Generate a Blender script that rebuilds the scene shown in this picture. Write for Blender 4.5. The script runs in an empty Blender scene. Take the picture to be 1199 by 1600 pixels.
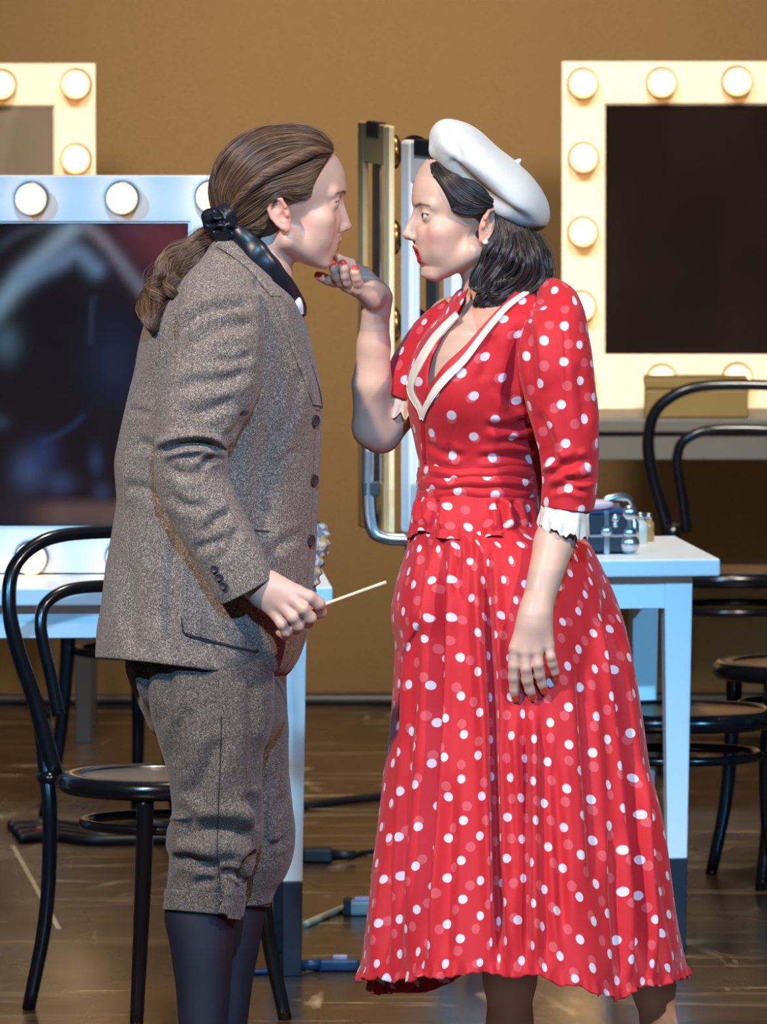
import bpy, bmesh, math, random
import numpy as np
from mathutils import Vector, Matrix, noise as mnoise
from mathutils.bvhtree import BVHTree

random.seed(7); rng = np.random.default_rng(7)
SC = bpy.context.scene
COL = SC.collection

# ------------------------------------------------------------------ camera
F = 18400.0                       # focal length in pixels of the 1199 x 1600 frame
CAM_H, CAM_Y = 2.53, -20.0        # the camera stands far out in the house, a little above the stage
TILT = math.atan(1346.0 / F)
cam = bpy.data.cameras.new('camera')
cam.sensor_fit = 'HORIZONTAL'; cam.sensor_width = 36.0
cam.lens = F / 1199.0 * 36.0
cam.clip_start = 1.0; cam.clip_end = 200
cam_o = bpy.data.objects.new('camera', cam); COL.objects.link(cam_o)
cam_o.location = (0, CAM_Y, CAM_H)
cam_o.rotation_euler = (math.pi / 2 - TILT, 0, 0)
cam.dof.use_dof = True; cam.dof.focus_distance = 20.0; cam.dof.aperture_fstop = 22.0
SC.camera = cam_o

# ------------------------------------------------------------------ exposure, world, stage lights
SC.view_settings.view_transform = 'Standard'
SC.view_settings.look = 'None'
SC.view_settings.gamma = 1.0
SC.view_settings.use_curve_mapping = False
SC.view_settings.exposure = 0.0

wd = bpy.data.worlds.new('world'); SC.world = wd; wd.use_nodes = True
wd.node_tree.nodes['Background'].inputs[0].default_value = (0.42, 0.40, 0.42, 1)
wd.node_tree.nodes['Background'].inputs[1].default_value = 0.10

def lamp(name, kind, loc, aim, energy, col, **kw):
    l = bpy.data.lights.new(name, kind); l.energy = energy; l.color = col
    for k, v in kw.items(): setattr(l, k, v)
    o = bpy.data.objects.new(name, l); COL.objects.link(o); o.location = loc
    o.rotation_euler = (Vector(aim) - Vector(loc)).to_track_quat('-Z', 'Y').to_euler()
    return o
# cool front-of-house wash, two warm-white keys from the lighting bridges, amber wash on the backdrop
lamp('front_wash_lamp', 'SPOT', (0.7, -15.0, 8.2), (0.0, 0.6, 0.40), 8600, (0.24, 0.60, 1.0), spot_size=math.radians(13.4), spot_blend=0.25, shadow_soft_size=0.15)
lamp('added_blue_fill', 'SPOT', (-5.0, -7.0, 4.6), (-0.75, 2.7, 0.75), 2900, (0.13, 0.52, 1.0), spot_size=math.radians(12), spot_blend=0.4, shadow_soft_size=0.12)  # added spot, no known source: more blue on the left table only
lamp('added_blue_fill', 'SPOT', (5.0, -7.0, 4.6), (0.42, 3.0, 0.65), 2900, (0.13, 0.52, 1.0), spot_size=math.radians(9), spot_blend=0.4, shadow_soft_size=0.12)  # added likewise for the right table front
lamp('bridge_lamp', 'SPOT', (-4.6, -6.5, 7.6), (0.05, -0.05, 0.95), 4500, (1.0, 0.85, 0.72), spot_size=math.radians(17), spot_blend=0.35, shadow_soft_size=0.26)
lamp('bridge_lamp', 'SPOT', (5.0, -6.0, 7.6), (0.0, -0.05, 0.95), 2500, (1.0, 0.85, 0.72), spot_size=math.radians(17), spot_blend=0.35, shadow_soft_size=0.14)
lamp('top_lamp', 'SPOT', (0.3, 2.6, 7.5), (0.0, 3.2, 0.0), 1500, (1.0, 0.86, 0.68), spot_size=math.radians(58), spot_blend=0.6, shadow_soft_size=0.25)
lamp('added_panel_fill', 'SPOT', (-0.3, -10.0, 7.5), (0.02, 3.25, 1.15), 6500, (1.0, 0.84, 0.66), spot_size=math.radians(3.2), spot_blend=0.5, shadow_soft_size=0.1)  # added spot, no known source: brightens only the folding mirror wings
lamp('backdrop_lamp', 'SPOT', (-1.2, 1.6, 4.4), (-0.35, 8.2, 0.55), 1950, (1.0, 0.91, 0.80), spot_size=math.radians(36), spot_blend=1.0, shadow_soft_size=0.5)
lamp('backdrop_lamp', 'SPOT', (1.2, 1.6, 4.4), (0.45, 8.2, 0.35), 1950, (1.0, 0.91, 0.80), spot_size=math.radians(36), spot_blend=1.0, shadow_soft_size=0.5)

# ------------------------------------------------------------------ pixel <-> world
CT, ST = math.cos(TILT), math.sin(TILT)
def P(px, py, Y=0.0):
    """the point of the plane y = Y seen at pixel (px, py)"""
    a = (np.asarray(px, float) - 599.5) / F; b = (800.0 - np.asarray(py, float)) / F
    dy = CT + b * ST; dz = -ST + b * CT
    t = (np.asarray(Y, float) - CAM_Y) / dy
    return np.stack(np.broadcast_arrays(a * t, np.asarray(Y, float) + 0 * t, CAM_H + dz * t), -1)
def FL(px, py, z=0.0):
    """the point of the level z seen at pixel (px, py)"""
    a = (px - 599.5) / F; b = (800.0 - py) / F
    dy = CT + b * ST; dz = -ST + b * CT
    t = (z - CAM_H) / dz
    return np.array([a * t, CAM_Y + dy * t, z])
def PX(V):
    """pixels of world points (N,3)"""
    V = np.asarray(V, float)
    y = V[:, 1] - CAM_Y; z = V[:, 2] - CAM_H
    dep = y * CT - z * ST; up = y * ST + z * CT
    return np.stack([599.5 + F * V[:, 0] / dep, 800.0 - F * up / dep], -1)
S0 = F / 20.0                     # pixels per metre around the two people

# ------------------------------------------------------------------ materials
def lin(c):
    c = np.asarray(c, float) / 255.0
    return tuple(np.where(c <= 0.04045, c / 12.92, ((c + 0.055) / 1.055) ** 2.4))
def rgba(c): return (*lin(c), 1.0)
class NT:
    def __init__(s, name):
        s.m = bpy.data.materials.new(name); s.m.use_nodes = True
        s.t = s.m.node_tree; s.b = s.t.nodes['Principled BSDF']
    def n(s, kind, **kw):
        d = s.t.nodes.new(kind)
        for k, v in kw.items():
            if k.startswith('i_'):
                key = k[2:]; d.inputs[int(key) if key.isdigit() else key.replace('_', ' ')].default_value = v
            else: setattr(d, k, v)
        return d
    def l(s, a, b): s.t.links.new(a, b)
    def ramp(s, fac, stops):
        r = s.n('ShaderNodeValToRGB'); e = r.color_ramp.elements
        while len(e) < len(stops): e.new(0.5)
        for q, (p, c) in zip(e, stops): q.position = p; q.color = rgba(c) if len(c) == 3 else c
        s.l(fac, r.inputs[0]); return r.outputs[0]
    def mix(s, fac, a, b, mode='MIX'):
        d = s.n('ShaderNodeMix', data_type='RGBA', blend_type=mode)
        for v, q in ((fac, d.inputs[0]), (a, d.inputs[6]), (b, d.inputs[7])):
            if isinstance(v, bpy.types.NodeSocket): s.l(v, q)
            else: q.default_value = v
        return d.outputs[2]
    def math(s, op, a, b=None):
        d = s.n('ShaderNodeMath', operation=op)
        for v, q in ((a, d.inputs[0]), (b, d.inputs[1])):
            if v is None: continue
            if isinstance(v, bpy.types.NodeSocket): s.l(v, q)
            else: q.default_value = v
        return d.outputs[0]
    def coord(s, which='Object', scale=None):
        o = s.n('ShaderNodeTexCoord').outputs[which]
        if scale is not None:
            m = s.n('ShaderNodeMapping'); m.inputs['Scale'].default_value = scale; s.l(o, m.inputs[0]); o = m.outputs[0]
        return o
    def noise(s, co, scale, detail=3.0, rough=0.5, dist=0.0):
        d = s.n('ShaderNodeTexNoise'); d.inputs['Scale'].default_value = scale; d.inputs['Detail'].default_value = detail
        d.inputs['Roughness'].default_value = rough; d.inputs['Distortion'].default_value = dist
        s.l(co, d.inputs['Vector']); return d.outputs['Fac']
    def bump(s, h, strength=0.3, dist=0.002):
        d = s.n('ShaderNodeBump'); d.inputs['Strength'].default_value = strength; d.inputs['Distance'].default_value = dist
        s.l(h, d.inputs['Height']); s.l(d.outputs[0], s.b.inputs['Normal'])
    def set(s, **kw):
        for k, v in kw.items():
            s.b.inputs[k.replace('_', ' ')].default_value = v
def pm(name, col, rough=0.5, metal=0.0, var=0.12, vs=14.0, bump=0.0, bs=60.0, **kw):
    """plain procedural material: a colour with gentle mottling, optional fine relief"""
    t = NT(name); c = np.array(lin(col))
    f = t.noise(t.coord(), vs, 4.0)
    t.l(t.mix(f, (*np.clip(c * (1 - var), 0, 1), 1), (*np.clip(c * (1 + var), 0, 1), 1)), t.b.inputs['Base Color'])
    t.set(Roughness=rough, Metallic=metal)
    for k, v in kw.items(): t.b.inputs[k.replace('_', ' ')].default_value = v
    if bump: t.bump(t.noise(t.coord(), bs, 5.0), bump)
    return t.m
M = {}
M['white_paint'] = pm('white_paint', (236, 236, 234), 0.42, var=0.05)
M['frame_paint'] = pm('frame_paint', (238, 236, 234), 0.45, var=0.04)
M['rear_frame_paint'] = pm('rear_frame_paint', (234, 220, 194), 0.45, var=0.04)
M['black_foot'] = pm('black_foot', (24, 27, 34), 0.4)
M['black_lacquer'] = pm('black_lacquer', (14, 15, 19), 0.2, var=0.4, vs=30, bump=0.06, bs=18)
M['seat_panel'] = pm('seat_panel', (118, 84, 52), 0.35, var=0.3, vs=9)
M['dark_seat_panel'] = pm('dark_seat_panel', (96, 84, 76), 0.3, var=0.3, vs=9)
M['socket'] = pm('socket', (112, 106, 106), 0.4, 0.2)
M['brass_socket'] = pm('brass_socket', (150, 110, 60), 0.3, 0.9)
M['silver'] = pm('silver', (205, 205, 208), 0.25, 0.95, var=0.08)
M['alu'] = pm('brushed_aluminium', (196, 194, 190), 0.38, 0.75, var=0.1, vs=25)
M['case_black'] = pm('case_black', (38, 40, 48), 0.4)
M['case_blue'] = pm('case_blue', (50, 62, 100), 0.35)
M['tan_board'] = pm('tan_board', (190, 155, 105), 0.6)
M['olive_box'] = pm('olive_box', (112, 92, 44), 0.6)
M['rubber'] = pm('black_rubber', (18, 18, 20), 0.5)
M['grey_plastic'] = pm('grey_plastic', (150, 146, 140), 0.45)
M['pale_cable'] = pm('pale_cable', (176, 158, 130), 0.5)
M['blue_plastic'] = pm('blue_plastic', (22, 58, 92), 0.4)
M['red_tape'] = pm('red_tape', (150, 24, 34), 0.5)
M['amber_glass'] = pm('amber_glass', (190, 140, 80), 0.12)
M['cream_pot'] = pm('cream_pot', (226, 214, 190), 0.3)
M['leather'] = pm('brown_leather', (130, 80, 50), 0.45)
M['pink_cloth'] = pm('pink_cloth', (226, 190, 190), 0.7)
M['wood_stick'] = pm('wood_stick', (232, 204, 170), 0.45, var=0.08, vs=60)
M['pearl'] = pm('pearl', (235, 225, 212), 0.2)
def glow(name, col, strength, core=None):
    """bulb glass: a frosted globe lit by its filament, brightest where one looks straight at it"""
    t = NT(name); t.set(Roughness=0.25)
    t.b.inputs['Base Color'].default_value = rgba((250, 235, 205))
    lw = t.n('ShaderNodeLayerWeight'); lw.inputs['Blend'].default_value = 0.35
    f = t.ramp(lw.outputs['Facing'], [(0.0, (1, 1, 1, 1)), (0.25, (0.45, 0.45, 0.45, 1)), (0.55, (0.09, 0.09, 0.09, 1)), (0.85, (0.03, 0.03, 0.03, 1))])
    t.b.inputs['Emission Color'].default_value = rgba(col)
    t.l(t.math('MULTIPLY', f, strength), t.b.inputs['Emission Strength'])
    return t.m
M['bulb'] = glow('lit_bulb', (255, 190, 112), 8.0)
M['bulb_near'] = glow('lit_bulb_near', (255, 210, 156), 5.0)

def mirror_mat(name, dark, pale, warm, seed, amount, refl=0.3):
    """stage mirror glass: a dark tone mottled with a pale and a warm one"""
    t = NT(name); co = t.coord('Object'); mp = t.n('ShaderNodeMapping'); t.l(co, mp.inputs[0])
    mp.inputs['Location'].default_value = (seed, seed * 2, seed * 3); mp.inputs['Rotation'].default_value = (0, 0.7, 0); mp.inputs['Scale'].default_value = (3.2, 1, 1.15)
    n1 = t.noise(mp.outputs[0], 1.7, 3.0, 0.5, 0.8)
    c = t.mix(t.ramp(n1, [(0.50, (0, 0, 0, 1)), (0.72, (amount, amount, amount, 1))]), rgba(dark), rgba(pale))
    n2 = t.noise(co, 2.1, 4.0)
    c = t.mix(t.ramp(n2, [(0.52, (0, 0, 0, 1)), (0.75, (0.8, 0.8, 0.8, 1))]), c, rgba(warm))
    t.l(c, t.b.inputs['Base Color'])
    t.set(Roughness=0.16, Metallic=refl)
    return t.m
def painted_mirror():  # glass colour comes from the tint, which holds painted reflections
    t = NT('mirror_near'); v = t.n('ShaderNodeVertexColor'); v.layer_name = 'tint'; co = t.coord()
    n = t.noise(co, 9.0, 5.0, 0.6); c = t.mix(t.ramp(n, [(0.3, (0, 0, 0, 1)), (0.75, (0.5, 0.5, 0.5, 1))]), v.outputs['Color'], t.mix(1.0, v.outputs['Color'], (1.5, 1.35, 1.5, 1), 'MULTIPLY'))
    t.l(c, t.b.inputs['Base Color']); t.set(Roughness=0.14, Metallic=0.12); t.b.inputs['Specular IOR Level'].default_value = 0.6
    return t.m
M['mirror_near'] = painted_mirror()
M['mirror_dark'] = mirror_mat('mirror_dark', (24, 15, 12), (38, 26, 24), (36, 22, 18), 1.3, 0.4, 0.1)
M['mirror_grey'] = mirror_mat('mirror_grey', (120, 110, 96), (160, 150, 130), (134, 116, 96), 5.2, 0.7, 0.2)

def floor_mat():
    t = NT('stage_floor'); co = t.coord('Object')
    st = t.n('ShaderNodeMapping'); st.inputs['Scale'].default_value = (1.0, 0.28, 1.0); t.l(co, st.inputs[0])
    big = t.noise(st.outputs[0], 1.6, 5.0, 0.6)
    c = t.ramp(big, [(0.3, (32, 21, 13)), (0.5, (54, 37, 22)), (0.72, (80, 56, 33))])
    sc = t.noise(st.outputs[0], 5.5, 6.0, 0.62, 0.9)
    c = t.mix(t.ramp(sc, [(0.60, (0, 0, 0, 1)), (0.66, (0.5, 0.5, 0.5, 1)), (0.74, (1, 1, 1, 1))]), c, rgba((168, 148, 122)))
    st2 = t.n('ShaderNodeMapping'); st2.inputs['Scale'].default_value = (0.5, 3.0, 1.0); st2.inputs['Rotation'].default_value = (0, 0, 0.12); t.l(co, st2.inputs[0])
    s2 = t.noise(st2.outputs[0], 3.2, 7.0, 0.7, 0.4)
    c = t.mix(t.ramp(s2, [(0.56, (0, 0, 0, 1)), (0.66, (0.75, 0.75, 0.75, 1))]), c, rgba((132, 110, 84)))
    st3 = t.n('ShaderNodeMapping'); st3.inputs['Scale'].default_value = (0.9, 5.5, 1.0); t.l(co, st3.inputs[0])
    s3 = t.noise(st3.outputs[0], 2.3, 8.0, 0.66, 0.3)
    c = t.mix(t.ramp(s3, [(0.62, (0, 0, 0, 1)), (0.67, (0.8, 0.8, 0.8, 1))]), c, rgba((178, 160, 132)))
    t.l(c, t.b.inputs['Base Color'])
    t.l(t.ramp(t.noise(st.outputs[0], 3.0, 5.0), [(0.3, (0.16, 0.16, 0.16, 1)), (0.75, (0.42, 0.42, 0.42, 1))]), t.b.inputs['Roughness'])
    t.bump(t.noise(st.outputs[0], 7.0, 5.0), 0.25, 0.004)
    return t.m
M['floor'] = floor_mat()
def drop_mat():
    t = NT('backdrop_cloth'); co = t.coord('Object')
    wv = t.noise(co, 260.0, 2.0)
    big = t.noise(co, 0.7, 3.0)
    c = t.mix(big, rgba((156, 124, 82)), rgba((176, 142, 96)))
    c = t.mix(t.ramp(wv, [(0.35, (0, 0, 0, 1)), (0.65, (0.3, 0.3, 0.3, 1))]), c, rgba((120, 90, 52)))
    t.l(c, t.b.inputs['Base Color']); t.set(Roughness=0.9)
    t.b.inputs['Specular IOR Level'].default_value = 0.1
    return t.m
M['drop'] = drop_mat()

# ------------------------------------------------------------------ object helpers
def tag(o, label=None, cat=None, group=None, kind=None):
    if label: o['label'] = label
    if cat: o['category'] = cat
    if group: o['group'] = group
    if kind: o['kind'] = kind
    return o
def thing(name, label, cat, loc=(0, 0, 0), rz=0.0, group=None):
    o = bpy.data.objects.new(name, None); COL.objects.link(o)
    o.empty_display_size = 0.05
    o.location = tuple(map(float, loc)); o.rotation_euler = (0, 0, rz)
    return tag(o, label, cat, group)
WORLDROOT = {}
def attach(o, parent):
    """child keeps its mesh in world coordinates when the root asks for it"""
    if parent is None: return
    o.parent = parent
    if parent.name in WORLDROOT:
        o.matrix_parent_inverse = Matrix.Translation(-Vector(parent.location))
def mk(name, V, Fc, mat, parent=None, smooth=True, uv=None, col=None, bevel=0.0, thick=0.0, sub=0):
    me = bpy.data.meshes.new(name)
    V = np.asarray(V, float)
    if isinstance(Fc, np.ndarray): Fc = Fc.tolist()
    me.from_pydata(V.tolist(), [], Fc); me.update()
    if uv is not None:
        lay = me.uv_layers.new(name='UVMap'); li = np.empty(len(me.loops), np.int32); me.loops.foreach_get('vertex_index', li)
        lay.data.foreach_set('uv', np.asarray(uv, np.float32)[li].ravel())
    if col is not None:
        a = me.color_attributes.new('tint', 'FLOAT_COLOR', 'POINT')
        c4 = np.ones((len(V), 4), np.float32); c4[:, :3] = col; a.data.foreach_set('color', c4.ravel())
    if smooth: me.polygons.foreach_set('use_smooth', np.ones(len(me.polygons), bool))
    if mat is not None: me.materials.append(mat)
    o = bpy.data.objects.new(name, me); COL.objects.link(o); attach(o, parent)
    if thick:
        s = o.modifiers.new('thickness', 'SOLIDIFY'); s.thickness = thick; s.offset = -1
    if bevel:
        b = o.modifiers.new('bevel', 'BEVEL'); b.width = bevel; b.segments = 2; b.limit_method = 'ANGLE'
    if sub:
        s = o.modifiers.new('sub', 'SUBSURF'); s.levels = sub; s.render_levels = sub
    return o
class MB:
    """collects shapes into one mesh"""
    def __init__(s): s.V = []; s.F = []; s.n = 0
    def add(s, V, Fc):
        V = np.asarray(V, float); s.V.append(V); s.F += [tuple(int(i) + s.n for i in f) for f in Fc]; s.n += len(V); return s
    def box(s, lo, hi, R=None, taper=None):
        (a, b, c), (d, e, f) = lo, hi
        V = np.array([(a, b, c), (d, b, c), (d, e, c), (a, e, c), (a, b, f), (d, b, f), (d, e, f), (a, e, f)], float)
        if taper is not None:
            m = (V[:4, :2].mean(0)); V[:4, :2] = m + (V[:4, :2] - m) * taper
        if R is not None: V = V @ np.asarray(R).T
        return s.add(V, [(3, 2, 1, 0), (4, 5, 6, 7), (0, 1, 5, 4), (1, 2, 6, 5), (2, 3, 7, 6), (3, 0, 4, 7)])
    def tube(s, pts, rad, n=12, closed=False, cap=True):
        pts = np.asarray(pts, float); k = len(pts); rad = np.broadcast_to(np.asarray(rad, float), (k,))
        T = np.roll(pts, -1, 0) - np.roll(pts, 1, 0)
        if not closed: T[0] = pts[1] - pts[0]; T[-1] = pts[-1] - pts[-2]
        T /= np.linalg.norm(T, axis=1)[:, None] + 1e-12
        up = np.array([0, 0, 1.0]) if abs(T[0][2]) < 0.9 else np.array([1.0, 0, 0])
        N = np.cross(up, T[0]); N /= np.linalg.norm(N); V = []
        a = np.linspace(0, 2 * math.pi, n, endpoint=False)
        for i in range(k):
            N = N - T[i] * N.dot(T[i]); N /= np.linalg.norm(N); B = np.cross(T[i], N)
            V.append(pts[i] + rad[i] * (np.cos(a)[:, None] * N + np.sin(a)[:, None] * B))
        V = np.concatenate(V); Fc = []
        for i in range(k if closed else k - 1):
            j = (i + 1) % k
            for q in range(n):
                r = (q + 1) % n; Fc.append((i * n + q, i * n + r, j * n + r, j * n + q))
        if cap and not closed: Fc += [tuple(range(n))[::-1], tuple(range((k - 1) * n, k * n))]
        return s.add(V, Fc)
    def lathe(s, prof, n=24, M4=None):
        """profile of (radius, height) spun around z, then placed by M4"""
        prof = np.asarray(prof, float); k = len(prof); a = np.linspace(0, 2 * math.pi, n, endpoint=False)
        V = np.stack([prof[:, 0][:, None] * np.cos(a), prof[:, 0][:, None] * np.sin(a), np.repeat(prof[:, 1][:, None], n, 1)], -1).reshape(-1, 3)
        Fc = [(i * n + q, i * n + (q + 1) % n, (i + 1) * n + (q + 1) % n, (i + 1) * n + q) for i in range(k - 1) for q in range(n)]
        Fc += [tuple(range(n))[::-1], tuple(range((k - 1) * n, k * n))]
        if M4 is not None:
            m = np.array(M4); V = V @ m[:3, :3].T + m[:3, 3]
        return s.add(V, Fc)
    def ball(s, c, r, nu=20, nv=12, M3=None):
        th = np.linspace(0, math.pi, nv + 1); a = np.linspace(0, 2 * math.pi, nu, endpoint=False)
        V = np.stack([np.sin(th)[:, None] * np.cos(a), np.sin(th)[:, None] * np.sin(a), np.repeat(np.cos(th)[:, None], nu, 1)], -1).reshape(-1, 3) * np.asarray(r)
        if M3 is not None: V = V @ np.asarray(M3).T
        V = V + np.asarray(c)
        Fc = [(i * nu + q, (i + 1) * nu + q, (i + 1) * nu + (q + 1) % nu, i * nu + (q + 1) % nu) for i in range(nv) for q in range(nu)]
        return s.add(V, Fc)
    def build(s, name, mat, parent=None, smooth=False, bevel=0.0):
        return mk(name, np.concatenate(s.V), s.F, mat, parent, smooth, bevel=bevel)
def spline(pts, n):
    """Catmull-Rom through pts, n points"""
    p = np.asarray(pts, float); k = len(p)
    q = np.vstack([2 * p[0] - p[1], p, 2 * p[-1] - p[-2]]); t = np.linspace(0, k - 1, n)
    i = np.minimum(t.astype(int), k - 2); f = (t - i)[:, None]
    a, b, c, d = q[i], q[i + 1], q[i + 2], q[i + 3]
    return 0.5 * (2 * b + (c - a) * f + (2 * a - 5 * b + 4 * c - d) * f ** 2 + (3 * b - a - 3 * c + d) * f ** 3)
def copy_tree(o, parent=None):
    c = o.copy(); COL.objects.link(c)
    if parent is not None: c.parent = parent
    for ch in list(o.children): copy_tree(ch, c)
    return c
def rotz(a):
    return np.array([[math.cos(a), -math.sin(a), 0], [math.sin(a), math.cos(a), 0], [0, 0, 1.0]])
# ================================================================== the setting
fl = mk('floor', [(-9, -6, 0), (9, -6, 0), (9, 12, 0), (-9, 12, 0)], [(0, 1, 2, 3)], M['floor'], smooth=False)
tag(fl, kind='structure', label='dark brown glossy scuffed stage floor')
YB = FL(600, 1104)[1]
m = MB(); nx = 160; xs = np.linspace(-7, 7, nx)
yy = YB + 0.012 * np.sin(xs * 2.1) + 0.006 * np.sin(xs * 5.3 + 1)
V = np.concatenate([np.stack([xs, yy, 0 * xs + 0.03], -1), np.stack([xs, yy, 0 * xs + 7.5], -1)])
drop = mk('wall_back', V, [(i, i + 1, nx + i + 1, nx + i) for i in range(nx - 1)], M['drop'], smooth=True, thick=0.004)
tag(drop, kind='structure', label='plain tan backdrop cloth hanging at the back of the stage')
foot_strip = MB().tube([(-7, YB, 0.018), (7, YB, 0.018)], 0.016, 10).build('dark_strip_1', M['rubber'], smooth=True)  # black strip filling the gap under the drop
tag(foot_strip, kind='structure', label='dark strip in the gap under the backdrop')

# ================================================================== bentwood chairs (local: seat faces +x)
def bentwood_chair(name, label, group, panel):
    t = thing(name, label, 'chair', group=group)
    bl = M['black_lacquer']; hs = 0.455
    a = np.linspace(0, 2 * math.pi, 40, endpoint=False)
    ring = np.stack([0.198 * np.cos(a), 0.195 * np.sin(a), 0 * a + hs - 0.017], -1)
    m = MB(); sec = [(0.0, 0.017), (0.014, 0.015), (0.02, 0.004), (0.02, -0.010), (0.012, -0.018), (-0.022, -0.018), (-0.026, 0.008), (-0.014, 0.017)]
    V = []; n = len(sec)
    for q in a:
        d = np.array([math.cos(q), math.sin(q) * 0.985, 0])
        for (r, z) in sec: V.append(d * (0.185 + r) + np.array([0, 0, hs - 0.017 + z]))
    m.add(V, [(i * n + k, ((i + 1) % 40) * n + k, ((i + 1) % 40) * n + (k + 1) % n, i * n + (k + 1) % n) for i in range(40) for k in range(n)])
    m.build('seat_frame', bl, t, True)
    MB().lathe([(0.001, hs - 0.012), (0.06, hs - 0.0125), (0.13, hs - 0.010), (0.175, hs - 0.004), (0.175, hs - 0.018), (0.001, hs - 0.02)], 36).build('seat', panel, t, True)
    rg = np.stack([0.158 * np.cos(a), 0.155 * np.sin(a), 0 * a + 0.362], -1)
    MB().tube(rg, 0.0095, 10, closed=True).build('stretcher_ring', bl, t, True)
    for s in (-1, 1):   # front legs
        pts = spline([(0.128, 0.118 * s, hs - 0.03), (0.130, 0.121 * s, 0.33), (0.140, 0.135 * s, 0.16), (0.165, 0.158 * s, 0.0)], 18)
        MB().tube(pts, np.linspace(0.0175, 0.0125, 18), 12).build('leg', bl, t, True)
    for s in (-1, 1):   # rear legs, running up past the seat
        pts = spline([(-0.218, 0.148 * s, 0.565), (-0.196, 0.150 * s, 0.46), (-0.176, 0.152 * s, 0.36), (-0.182, 0.158 * s, 0.18), (-0.225, 0.172 * s, 0.0)], 22)
        MB().tube(pts, np.linspace(0.0165, 0.0125, 22), 12).build('leg', bl, t, True)
        MB().ball((-0.188, 0.152 * s, hs - 0.018), (0.026, 0.018, 0.014), 12, 8).build('joint_block', bl, t, True)
    def bow(w, zt, z0, w0, lean0, r0, r1, sq):
        ctr = []
        for f in (0.0, 0.25, 0.5, 0.75, 1.0): pass
        half = [(w0, z0), (w0 + (w - w0) * 0.42, z0 + (zt - z0) * 0.30), (w0 + (w - w0) * 0.88, z0 + (zt - z0) * 0.55), (w, z0 + (zt - z0) * 0.73), (w * 0.90, z0 + (zt - z0) * 0.88), (w * 0.55, z0 + (zt - z0) * 0.98), (0.0, zt)]
        pts = [(y, z) for y, z in half] + [(-y, z) for y, z in half[-2::-1]]
        out = spline([(lean0 - (z - z0) * 0.17, y, z) for y, z in pts], 72)
        tt = np.abs(np.linspace(-1, 1, 72))
        return out, r0 + (r1 - r0) * tt ** 1.5
    pts, r = bow(0.205, 0.885, 0.44, 0.138, -0.182, 0.0125, 0.0165, 1)
    MB().tube(pts, r, 12).build('back_bow', bl, t, True)
    pts, r = bow(0.140, 0.785, 0.55, 0.118, -0.204, 0.0115, 0.0125, 1)
    MB().tube(pts, r, 12).build('inner_bow', bl, t, True)
    return t
def put(o, fx, fy, face, label):
    c = FL(fx, fy); o.location = (c[0], c[1], 0); o.rotation_euler = (0, 0, face); o['label'] = label
G = 'black bentwood chairs on the stage'
ch = bentwood_chair('bentwood_chair', '', G, M['dark_seat_panel'])
put(ch, 262, 1588, math.atan2(-0.86, 0.5), 'black bentwood chair standing behind the person in the tweed jacket')
for fx, fy, face, lab in (
        (1062, 1465, math.pi, 'black bentwood chair facing left behind the leg of the table with the metal case'),
        (1268, 1375, math.pi + 0.30, 'black bentwood chair at the frame edge, its seat just above the nearer chair seat'),
        (1150, 1197, math.pi / 2, 'black bentwood chair pulled up to the rear lit mirror, its double bow in silhouette'),
        (232, 1275, math.pi / 2 + 0.9, 'dark bentwood chair in shade behind the table with the near lit mirror')):
    c = copy_tree(ch); put(c, fx, fy, face, lab)
    for k in c.children:
        if k.name.startswith('seat') and not k.name.startswith('seat_frame'):
            k.data = k.data.copy(); k.data.materials[0] = M['seat_panel']

# ================================================================== dressing tables
def table(name, label, corner_px, corner_py, ztop, w, d, rot, leg_in=0.05, legs=((1, 0), (1, 1), (0, 0), (0, 1))):
    """right front corner of the top given by its pixel; local x runs left to right along the front edge, y to the back"""
    c = FL(corner_px, corner_py, ztop)
    t = thing(name, label, 'table', (c[0], c[1], 0), rot, 'white dressing tables')
    wp = M['white_paint']; th = 0.034
    MB().box((-w, 0, ztop - th), (0, d, ztop)).build('tabletop', wp, t, bevel=0.004)
    ins = leg_in
    MB().box((-w + ins, ins, ztop - th - 0.066), (-ins, ins + 0.02, ztop - th)).box((-w + ins, d - ins - 0.02, ztop - th - 0.066), (-ins, d - ins, ztop - th)) \
        .box((-w + ins, ins + 0.02, ztop - th - 0.066), (-w + ins + 0.02, d - ins - 0.02, ztop - th)).box((-ins - 0.02, ins + 0.02, ztop - th - 0.066), (-ins, d - ins - 0.02, ztop - th)).build('apron', wp, t, bevel=0.002)
    for (sx, sy) in legs:
        x1 = -ins + 0.003 if sx else -w + ins + 0.053; y0 = ins - 0.003 if sy == 0 else d - ins - 0.05
        zc = 0.182
        lo, hi = (x1 - 0.056, y0, zc), (x1, y0 + 0.056, ztop - th)
        lg = MB().box(lo, hi, taper=0.70).build('leg', wp, t, bevel=0.003)
        cx, cy = (lo[0] + hi[0]) / 2, (lo[1] + hi[1]) / 2; h1 = 0.028 * 0.70; 
        MB().box((cx - h1, cy - h1, 0), (cx + h1, cy + h1, zc), taper=0.9).build('leg_foot', M['black_foot'], lg, bevel=0.002)
    return t, c
ZT = 0.772
tl, cl = table('dressing_table', 'white dressing table behind the tweed jacket, carrying the near lit mirror', 520, 917, 0.752, 1.30, 0.56, 0.05)
tr, cr = table('dressing_table', 'white dressing table with the metal makeup case, behind the red dress', 1126, 873, ZT, 0.545, 0.60, 0.12)

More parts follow.
